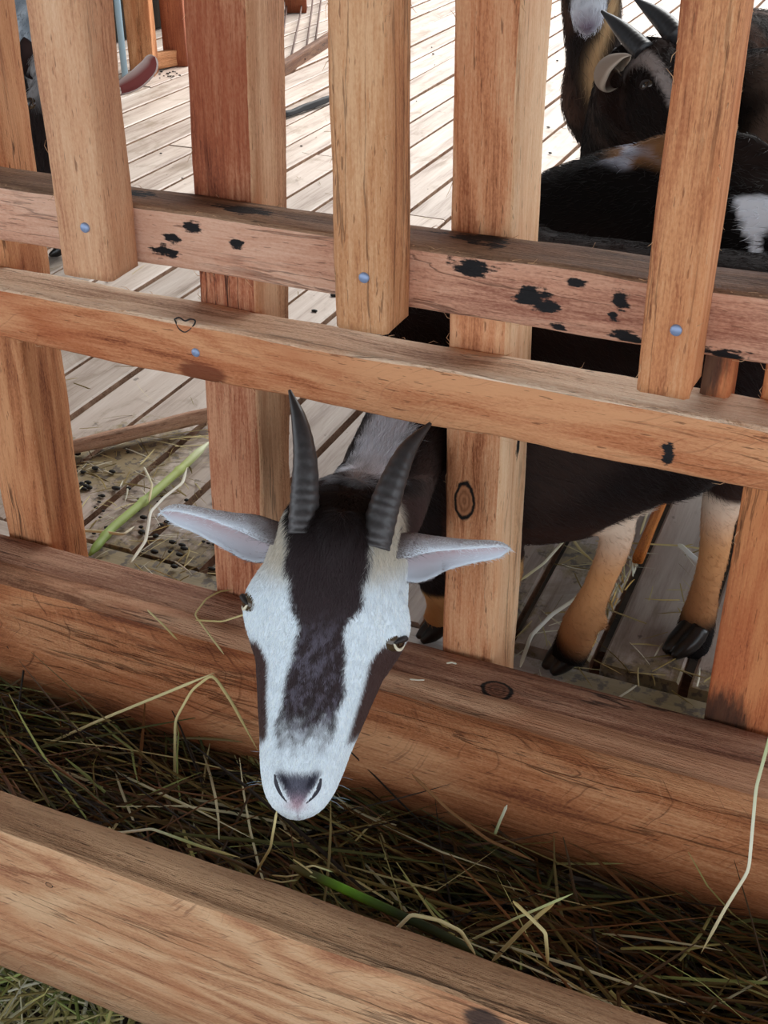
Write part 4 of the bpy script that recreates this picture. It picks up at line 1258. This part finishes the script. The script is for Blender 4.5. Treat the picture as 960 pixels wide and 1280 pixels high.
make_goat('grey and black mottled goat half hidden behind the last picket in the upper corner', (0.14, 2.20, 0.74), (0.19, 2.02, 0.62), (0.1, -0.5, 0.8),
          [(0.09, 2.36, 0.66), (0.05, 2.44, 0.56), (0.03, 2.5, 0.45)], [(0.06, 0.055), (0.06, 0.055), (0.08, 0.07), (0.11, 0.09)],
          [(0.02, 2.44, 0.42), (0.03, 2.5, 0.44), (0.06, 2.62, 0.46), (0.10, 2.76, 0.47), (0.14, 2.88, 0.46), (0.15, 2.94, 0.44)],
          [(0.05, 0.04), (0.14, 0.10), (0.16, 0.12), (0.16, 0.13), (0.12, 0.10), (0.05, 0.04)],
          four_legs((0.03, 2.5, 0.34), (0.12, 2.84, 0.36)), col_corner, (0.07, 2.65, 0.0), eyes=(), hair=16000)

# grey goat with a dark face on the left, pink lined ear out to the side
YE = 1.75
ep, et_ = on_y(92, 62, YE), on_y(80, 262, YE - 0.13)


def col_left(P, H):
    u, t, n = H.loc(P)
    hd = (t > -0.14) & (n > -0.7) & (np.abs(u) < 0.42)
    c = mixc(srgb(150, 148, 148), srgb(34, 25, 23), sstep(t + 0.06 * nz(P, 60), 0.24, 0.40))
    b = mixc(srgb(150, 160, 170), srgb(206, 214, 222), sstep(nz(P, 24), -0.3, 0.6))
    b = mixc(srgb(40, 34, 32), b, sstep(P[:, 2] + 0.02 * nz(P, 40), 0.40, 0.46))
    return np.where(hd[:, None], c, b)


earE = [on_y(148, 112, YE), on_y(163, 104, YE), on_y(174, 95, YE - 0.005), on_y(184, 85, YE - 0.01), on_y(190, 77, YE - 0.01), on_y(194, 71, YE - 0.01)]
earE2 = [on_y(50, 95, YE), on_y(40, 84, YE), on_y(36, 70, YE), on_y(32, 56, YE), on_y(30, 46, YE)]
make_goat('grey goat with a dark face and a pink lined ear peering past the leftmost picket', ep, et_, -ray(95, 150) + RT * 0.08,
          [on_y(70, 60, YE + 0.16), on_y(46, 40, YE + 0.26), (-1.62, 2.12, 0.42)], [(0.07, 0.065), (0.07, 0.065), (0.085, 0.075), (0.11, 0.09)],
          [(-1.58, 2.02, 0.40), (-1.62, 2.10, 0.42), (-1.74, 2.22, 0.46), (-1.86, 2.36, 0.47), (-1.98, 2.5, 0.46), (-2.04, 2.56, 0.44)],
          [(0.05, 0.04), (0.14, 0.10), (0.17, 0.12), (0.17, 0.13), (0.13, 0.10), (0.05, 0.04)],
          four_legs((-1.62, 2.10, 0.34), (-1.94, 2.44, 0.36)), col_left, (-1.75, 2.2, 0.0),
          ears=[(earE, (0.012, 0.017, 0.0195, 0.018, 0.014, 0.006), unit(-FW - RT * 0.1 + UP * 0.1), [1.6, 1.4, 1.25, 1.2, 1.2, 1.2], (srgb(140, 72, 68), srgb(216, 200, 194), srgb(150, 140, 140), srgb(120, 80, 76))),
                (earE2, (0.012, 0.02, 0.018, 0.012, 0.003), unit(-FW), [1.4, 1.2, 1.1, 1.0, 1.0], (srgb(60, 44, 42), srgb(50, 44, 44), srgb(40, 36, 36), srgb(40, 36, 36)))],
          hair=24000)

# ------------------------------------------------------------------ hay in the trough
def strand(b, p, yaw, pit, L, w, col, kink=0.0, seg=4, clip=None):
    d = np.array([cos(yaw) * cos(pit), sin(yaw) * cos(pit), sin(pit)])
    s = unit(np.cross(d, (0, 0, 1)) + rng.normal(0, 0.5, 3))
    bend = rng.normal(0, 0.16, 3); bend[2] -= 0.05
    pts = [p + d * L * q + bend * L * (q * q) * 0.6 for q in np.linspace(0, 1, seg + 1)]
    if kink:
        k_ = rng.integers(1, seg); off = rng.normal(0, kink, 3)
        for i in range(k_ + 1, seg + 1): pts[i] = pts[i] + off * L * (i - k_) / seg
    pts = np.array(pts)
    if clip is not None: pts[:, 1] = np.clip(pts[:, 1], *clip)
    ws = w * np.array([0.8, 1.0, 1.0, 0.8, 0.25][:seg + 1]) if seg == 4 else np.full(seg + 1, w)
    up = np.cross(s, d) * 0.3
    v = np.concatenate([[a - s * q, a + up * q, a + s * q] for a, q in zip(pts, ws)])
    f = []
    for i in range(seg):
        f += [[3 * i, 3 * i + 1, 3 * i + 4, 3 * i + 3], [3 * i + 1, 3 * i + 2, 3 * i + 5, 3 * i + 4]]
    b.add(v, f, col)


HC = [srgb(84, 58, 26), srgb(108, 82, 36), srgb(126, 106, 54), srgb(88, 88, 44), srgb(116, 72, 34), srgb(40, 27, 13)]
HB = [srgb(196, 182, 128), srgb(180, 170, 104), srgb(204, 196, 158), srgb(150, 160, 90)]


def hay_top(x): return -0.030 + 0.016 * mnoise.noise(Vector((x * 5, 0.3, 0.7))) + 0.008 * (x < -0.45)


hb_ = MB()
gx, gy = 60, 8
v = [(x, y, hay_top(x) - 0.085 + 0.012 * mnoise.noise(Vector((x * 22, y * 22, 0)))) for y in np.linspace(0.648, 0.915, gy) for x in np.linspace(-1.5, 0.5, gx)]
hb_.add(v, [[i * gx + j, i * gx + j + 1, (i + 1) * gx + j + 1, (i + 1) * gx + j] for i in range(gy - 1) for j in range(gx - 1)], np.array(srgb(12, 9, 6)))  # near-black sheet: the shade under the strands put into its colour
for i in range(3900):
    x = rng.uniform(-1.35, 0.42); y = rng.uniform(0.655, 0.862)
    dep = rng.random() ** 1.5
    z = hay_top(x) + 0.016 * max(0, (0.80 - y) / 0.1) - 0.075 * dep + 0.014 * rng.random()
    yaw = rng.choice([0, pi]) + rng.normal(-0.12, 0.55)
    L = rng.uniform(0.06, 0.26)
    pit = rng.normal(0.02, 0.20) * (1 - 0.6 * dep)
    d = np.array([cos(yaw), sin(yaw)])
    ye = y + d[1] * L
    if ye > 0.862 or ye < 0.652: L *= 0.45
    c = np.array(HC[rng.integers(len(HC))]) * rng.uniform(0.5, 1.0) * (1 - 0.35 * dep)  # deeper strands darker: shade inside the hay painted into their colour
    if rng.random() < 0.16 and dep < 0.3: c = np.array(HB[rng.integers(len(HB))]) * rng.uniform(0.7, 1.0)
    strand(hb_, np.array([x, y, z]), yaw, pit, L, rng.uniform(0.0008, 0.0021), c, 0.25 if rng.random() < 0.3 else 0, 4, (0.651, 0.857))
for i in range(1100):          # wisps pushed up against the log
    x = rng.uniform(-1.35, 0.42); y = rng.uniform(0.80, 0.858)
    yaw = rng.choice([0, pi]) + rng.normal(-0.05, 0.35)
    strand(hb_, np.array([x, y, hay_top(x) - 0.05 * rng.random() ** 1.3]), yaw, rng.normal(0.02, 0.12), rng.uniform(0.06, 0.22), rng.uniform(0.0008, 0.002), np.array(HC[rng.integers(len(HC))]) * rng.uniform(0.5, 0.95), 0.2, 4, (0.66, 0.857))
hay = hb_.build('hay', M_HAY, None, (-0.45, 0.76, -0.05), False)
tag(hay, 'tangled olive brown hay filling the trough between the log and front board', 'hay', kind='stuff')
# loose hay on the aisle floor under the front board
hb_ = MB()
c0 = on_z(45, 1255, -0.43)
for i in range(620):
    x, y = c0[0] + rng.normal(0, 0.14), c0[1] + rng.normal(0.0, 0.06)
    c = np.array((HB + [srgb(232, 226, 200), srgb(150, 132, 80)])[rng.integers(6)]) * rng.uniform(0.8, 1.1)
    strand(hb_, np.array([x, y, -0.45 + 0.05 * rng.random()]), rng.uniform(0, 2 * pi), rng.normal(0, 0.12), rng.uniform(0.06, 0.2), rng.uniform(0.0012, 0.0028), c, 0.2)
tag(hb_.build('spilled_hay', M_HAY, None, (c0[0], c0[1], -0.45), False), 'pale loose hay spilled on the ground under the front board', 'hay', kind='stuff')


# ------------------------------------------------------------------ single stalks that stand out
def stalk(name, label, pts, w, col, cat='straw', flat=0.35, node=0.0, mat=None, taper=True, loc=None, n=None):
    pts = np.array(pts); m = n or 10 * len(pts)
    # straight runs with sharp folds
    seg = np.linalg.norm(np.diff(pts, axis=0), axis=1); cum = np.r_[0, np.cumsum(seg)]
    q = np.linspace(0, cum[-1], m)
    P = np.stack([np.interp(q, cum, pts[:, i]) for i in range(3)], 1)
    for _ in range(2): P[1:-1] = (P[:-2] + 2 * P[1:-1] + P[2:]) / 4
    s = np.linspace(0, 1, m)
    r = 0.8 * w * (np.clip(np.minimum(s * 12 + 0.3, (1 - s) * 8 + 0.15), 0, 1) if taper else 1)
    r = np.broadcast_to(r, (m,)).copy()
    if node:
        for c_ in np.arange(0.15, 1, 0.28): r *= 1 + node * np.exp(-((s - c_) / 0.012) ** 2)
    v, f = tube(P, np.stack([r * flat, r], 1), 8, up=(0.2, -0.6, 0.75))
    cc = np.array(col)
    cols = np.repeat(np.stack([np.interp(s, np.linspace(0, 1, len(cc)), cc[:, i]) for i in range(3)], 1), 8, 0) if cc.ndim == 2 else np.tile(cc, (m * 8, 1))
    o = mesh_obj(name, v, f, mat or M_STRAW, None, tuple(pts[0]) if loc is None else loc, True, cols)
    return tag(o, label, cat)


S1, S2, S3, SG = srgb(206, 192, 140), srgb(182, 160, 100), srgb(226, 222, 200), srgb(170, 180, 120)
yp = lambda l, Y, dY=0.0: [on_y(x, y, Y + dY * i) for i, (x, y) in enumerate(l)]
zp = lambda l, z: [on_z(x, y, z) for x, y in l]
stalk('straw_stalk', 'long pale straw bent like a knee hanging in from the right edge over the log', yp([(968, 900), (945, 985), (936, 1088), (905, 1138), (876, 1192)], 0.80, -0.012), 0.0018, [SG, S3, S1], 'straw')
stalk('straw_stalk', 'long straw slanting up from the hay to the tip beside the goat muzzle', yp([(12, 951), (130, 898), (232, 856), (268, 841)], 0.80, 0.008), 0.0021, [S2, S1, S1])
stalk('straw_stalk', 'upright straw folded at the top, left of the goat muzzle', yp([(217, 1052), (219, 900), (240, 862), (266, 842), (290, 878), (322, 938)], 0.80, -0.004), 0.0019, [S2, S1, S2])
stalk('straw_stalk', 'bent wisp looping over the log beside the goat eye', yp([(280, 818), (243, 768), (258, 748), (275, 739), (291, 737)], 0.90, 0.02), 0.0013, [S1, S2])
stalk('straw_stalk', 'thin wisp across the log touching the goat cheek', yp([(244, 775), (278, 777), (312, 766)], 0.895, -0.002), 0.0013, [S2, S1])
stalk('straw_stalk', 'short straw leaning on the rounded log left of the goat', yp([(184, 762), (205, 782), (222, 800)], 0.885, -0.006), 0.0013, [S1, S2])
stalk('straw_stalk', 'straw hanging from the goat lips into the hay', yp([(346, 1014), (338, 1060), (318, 1094)], 0.70, -0.004), 0.0016, [S1, S2])
stalk('straw_stalk', 'pale green straw lying along the front board edge below the muzzle', yp([(110, 1036), (150, 1041), (190, 1036), (250, 1058), (300, 1072)], 0.665), 0.0016, [SG, S3, SG, S2])
stalk('straw_stalk', 'curled pale straw hooked over the front board', yp([(504, 1206), (493, 1164), (514, 1143), (548, 1150), (576, 1164), (596, 1196)], 0.655, 0.006), 0.0022, [S3, S1, S1])
stalk('straw_stalk', 'folded tan straw in the hay right of the hooked one', yp([(641, 1126), (662, 1146), (682, 1166), (685, 1206)], 0.70, -0.006), 0.0020, [S2, S1, S2])
stalk('straw_stalk', 'straight pale straw crossing the hay in the middle of the trough', yp([(567, 1186), (640, 1150), (716, 1117)], 0.70, 0.01), 0.0015, [S1, SG])
stalk('straw_stalk', 'broad tan straw rising diagonally from the front board', yp([(615, 1202), (655, 1160), (697, 1124)], 0.70, 0.01), 0.0024, [S1, S2])
stalk('straw_stalk', 'brown stem leaning from the hay against the log front', yp([(515, 968), (560, 1012), (610, 1050), (668, 1076)], 0.83, -0.01), 0.0021, [srgb(136, 92, 54), srgb(120, 84, 46)])
stalk('straw_stalk', 'short pale blade standing up against the dark log front', yp([(618, 1044), (625, 1026), (634, 1006)], 0.825, 0.0), 0.0018, [SG, S3])
stalk('green_stalk', 'thick green fodder stem in the hay along the front board', yp([(362, 1082), (405, 1100), (470, 1130), (540, 1162), (604, 1196)], 0.682, 0.001), 0.0054, [srgb(96, 78, 38), srgb(70, 70, 30), srgb(104, 156, 36), srgb(70, 100, 28), srgb(40, 52, 18), srgb(36, 46, 17), srgb(44, 54, 22), srgb(56, 64, 28)], 'stem', 0.7)
stalk('straw_chip', 'tiny white chip of straw lying on the log top by the knotty post', zp([(558, 829), (565, 828), (571, 830)], 0.0925), 0.0012, [S3, S3], 'straw')
stalk('straw_chip', 'short white sliver of straw on the log top below the goat eye', zp([(512, 849), (522, 850), (531, 850)], 0.0925), 0.0010, [S3, S3], 'straw')
stem_ = bpy.data.objects['green_stalk']
for l_ in ([(372, 1086), (392, 1082), (416, 1090)], [(340, 1094), (358, 1096), (380, 1092), (396, 1098)], [(330, 1098), (352, 1103), (372, 1100)], [(366, 1074), (384, 1086), (404, 1104)]):
    o_ = stalk('leaf_sheath', None, yp(l_, 0.685, -0.002), 0.0010, [S2, S1, SG], None)
    o_.data.transform(Matrix.Translation(o_.location - stem_.location)); o_.location = (0, 0, 0); o_.parent = stem_
# on the deck
stalk('green_stalk', 'pale green cane lying on the planks behind the left post', zp([(112, 694), (138, 662), (190, 618), (222, 590), (262, 552)], 0.012), 0.0085, [srgb(120, 150, 70), srgb(168, 190, 112), srgb(176, 196, 120), srgb(176, 190, 110), srgb(222, 226, 196)], 'stem', 0.8, 0.25)
stalk('straw_stalk', 'white dry leaf drooping off the green cane', zp([(163, 704), (182, 676), (188, 640), (205, 622), (228, 604), (234, 584)], 0.02), 0.0030, [S3, srgb(236, 236, 226), S3])
stalk('straw_stalk', 'small curled husk on the green cane', zp([(180, 584), (190, 606), (186, 628)], 0.022), 0.0024, [S3, S1])
stalk('straw_stalk', 'flat dry leaf lying across the foot of the green cane', zp([(86, 662), (120, 664), (155, 668), (168, 658)], 0.016), 0.0026, [S3, S1, S3])
stalk('straw_stalk', 'split white straw on the planks beside the knotty post', zp([(650, 834), (664, 794), (690, 768), (720, 748), (746, 722)], 0.010), 0.0032, [S3, srgb(232, 230, 220), S1])
stalk('straw_stalk', 'pale straw bent at the belly shadow above the split one', zp([(650, 726), (680, 704), (712, 668), (726, 688), (746, 706)], 0.010), 0.0023, [S1, S3, S1, S2])
stalk('straw_stalk', 'long straw lying level between the two hind legs', zp([(744, 676), (790, 679), (850, 682), (905, 690)], 0.008), 0.0016, [S2, S1])
stalk('straw_stalk', 'white leaf wedge beside the far hind leg', zp([(848, 680), (866, 696), (886, 712)], 0.012), 0.0050, [S3, srgb(238, 240, 240), S3], flat=0.2)
stalk('straw_stalk', 'curved straw arching over the orange stick', yp([(800, 668), (812, 632), (838, 610), (876, 600)], 1.30, 0.01), 0.0019, [S1, S3, S1])
gb = MB()
for i in range(60):
    q = rng.random(); p = on_z(794 - 62 * q, 702 + 122 * q, 0.004) + rng.normal(0, 0.004, 3) * (1, 1, 0.3)
    strand(gb, p, pi / 2 + rng.normal(0.25, 0.25), rng.normal(0, 0.1), rng.uniform(0.02, 0.05), 0.0012, np.array([S1, S3, srgb(216, 176, 100)][i % 3]))
tag(gb.build('chaff', M_HAY, None, tuple(on_z(765, 760, 0.0)), False), 'golden chaff caught in the plank gap between the hind legs', 'straw', kind='stuff')
gb = MB()
for i in range(420):
    if i < 150: p = on_z(rng.uniform(95, 262), rng.uniform(560, 720), 0.003)
    elif i < 230: p = on_z(rng.uniform(640, 890), rng.uniform(640, 870), 0.003)
    else: p = np.array([rng.uniform(-1.8, -0.5), rng.uniform(1.3, 3.6), 0.003])
    if p[1] < 1.1: continue
    strand(gb, p, rng.uniform(0, 2 * pi), rng.normal(0, 0.04), rng.uniform(0.015, 0.07), rng.uniform(0.0006, 0.0013), np.array([S1, S2, S3, HC[2]][i % 4]) * rng.uniform(0.7, 1))
for i in range(14):
    p = on_z(rng.uniform(165, 258), rng.uniform(535, 560), 0.008)
    strand(gb, p, 0.5 + rng.normal(0, 0.3), 0.0, rng.uniform(0.06, 0.1), 0.0016, np.array(S1))
tag(gb.build('straw_litter', M_HAY, None, (-0.9, 1.4, 0.0), False), 'bits of straw scattered over the deck planks', 'straw', kind='stuff')
gb = MB()
for i in range(170):
    if i < 60 and i % 2: continue
    if i < 60: p = on_z(rng.normal(115, 26), rng.normal(605, 22), 0.0)
    elif i < 90: p = on_z(rng.uniform(170, 270), rng.uniform(620, 730), 0.0)
    elif i < 110: p = on_z(rng.uniform(190, 225), rng.uniform(88, 98), 0.0)
    else: p = np.array([rng.uniform(-2.0, -0.4), rng.uniform(1.3, 4.5), 0.0])
    if p[1] < 1.1: continue
    r_ = rng.uniform(0.002, 0.0048)
    v, f = sphere(p + (0, 0, r_ * 0.7), (r_ * rng.uniform(1, 1.8), r_, r_ * 0.6), 8, 5)
    gb.add(v, f)
tag(gb.build('droppings', M_DUNG, None, (-0.9, 1.4, 0.0)), 'small dark droppings scattered on the deck planks', 'dung', kind='stuff')
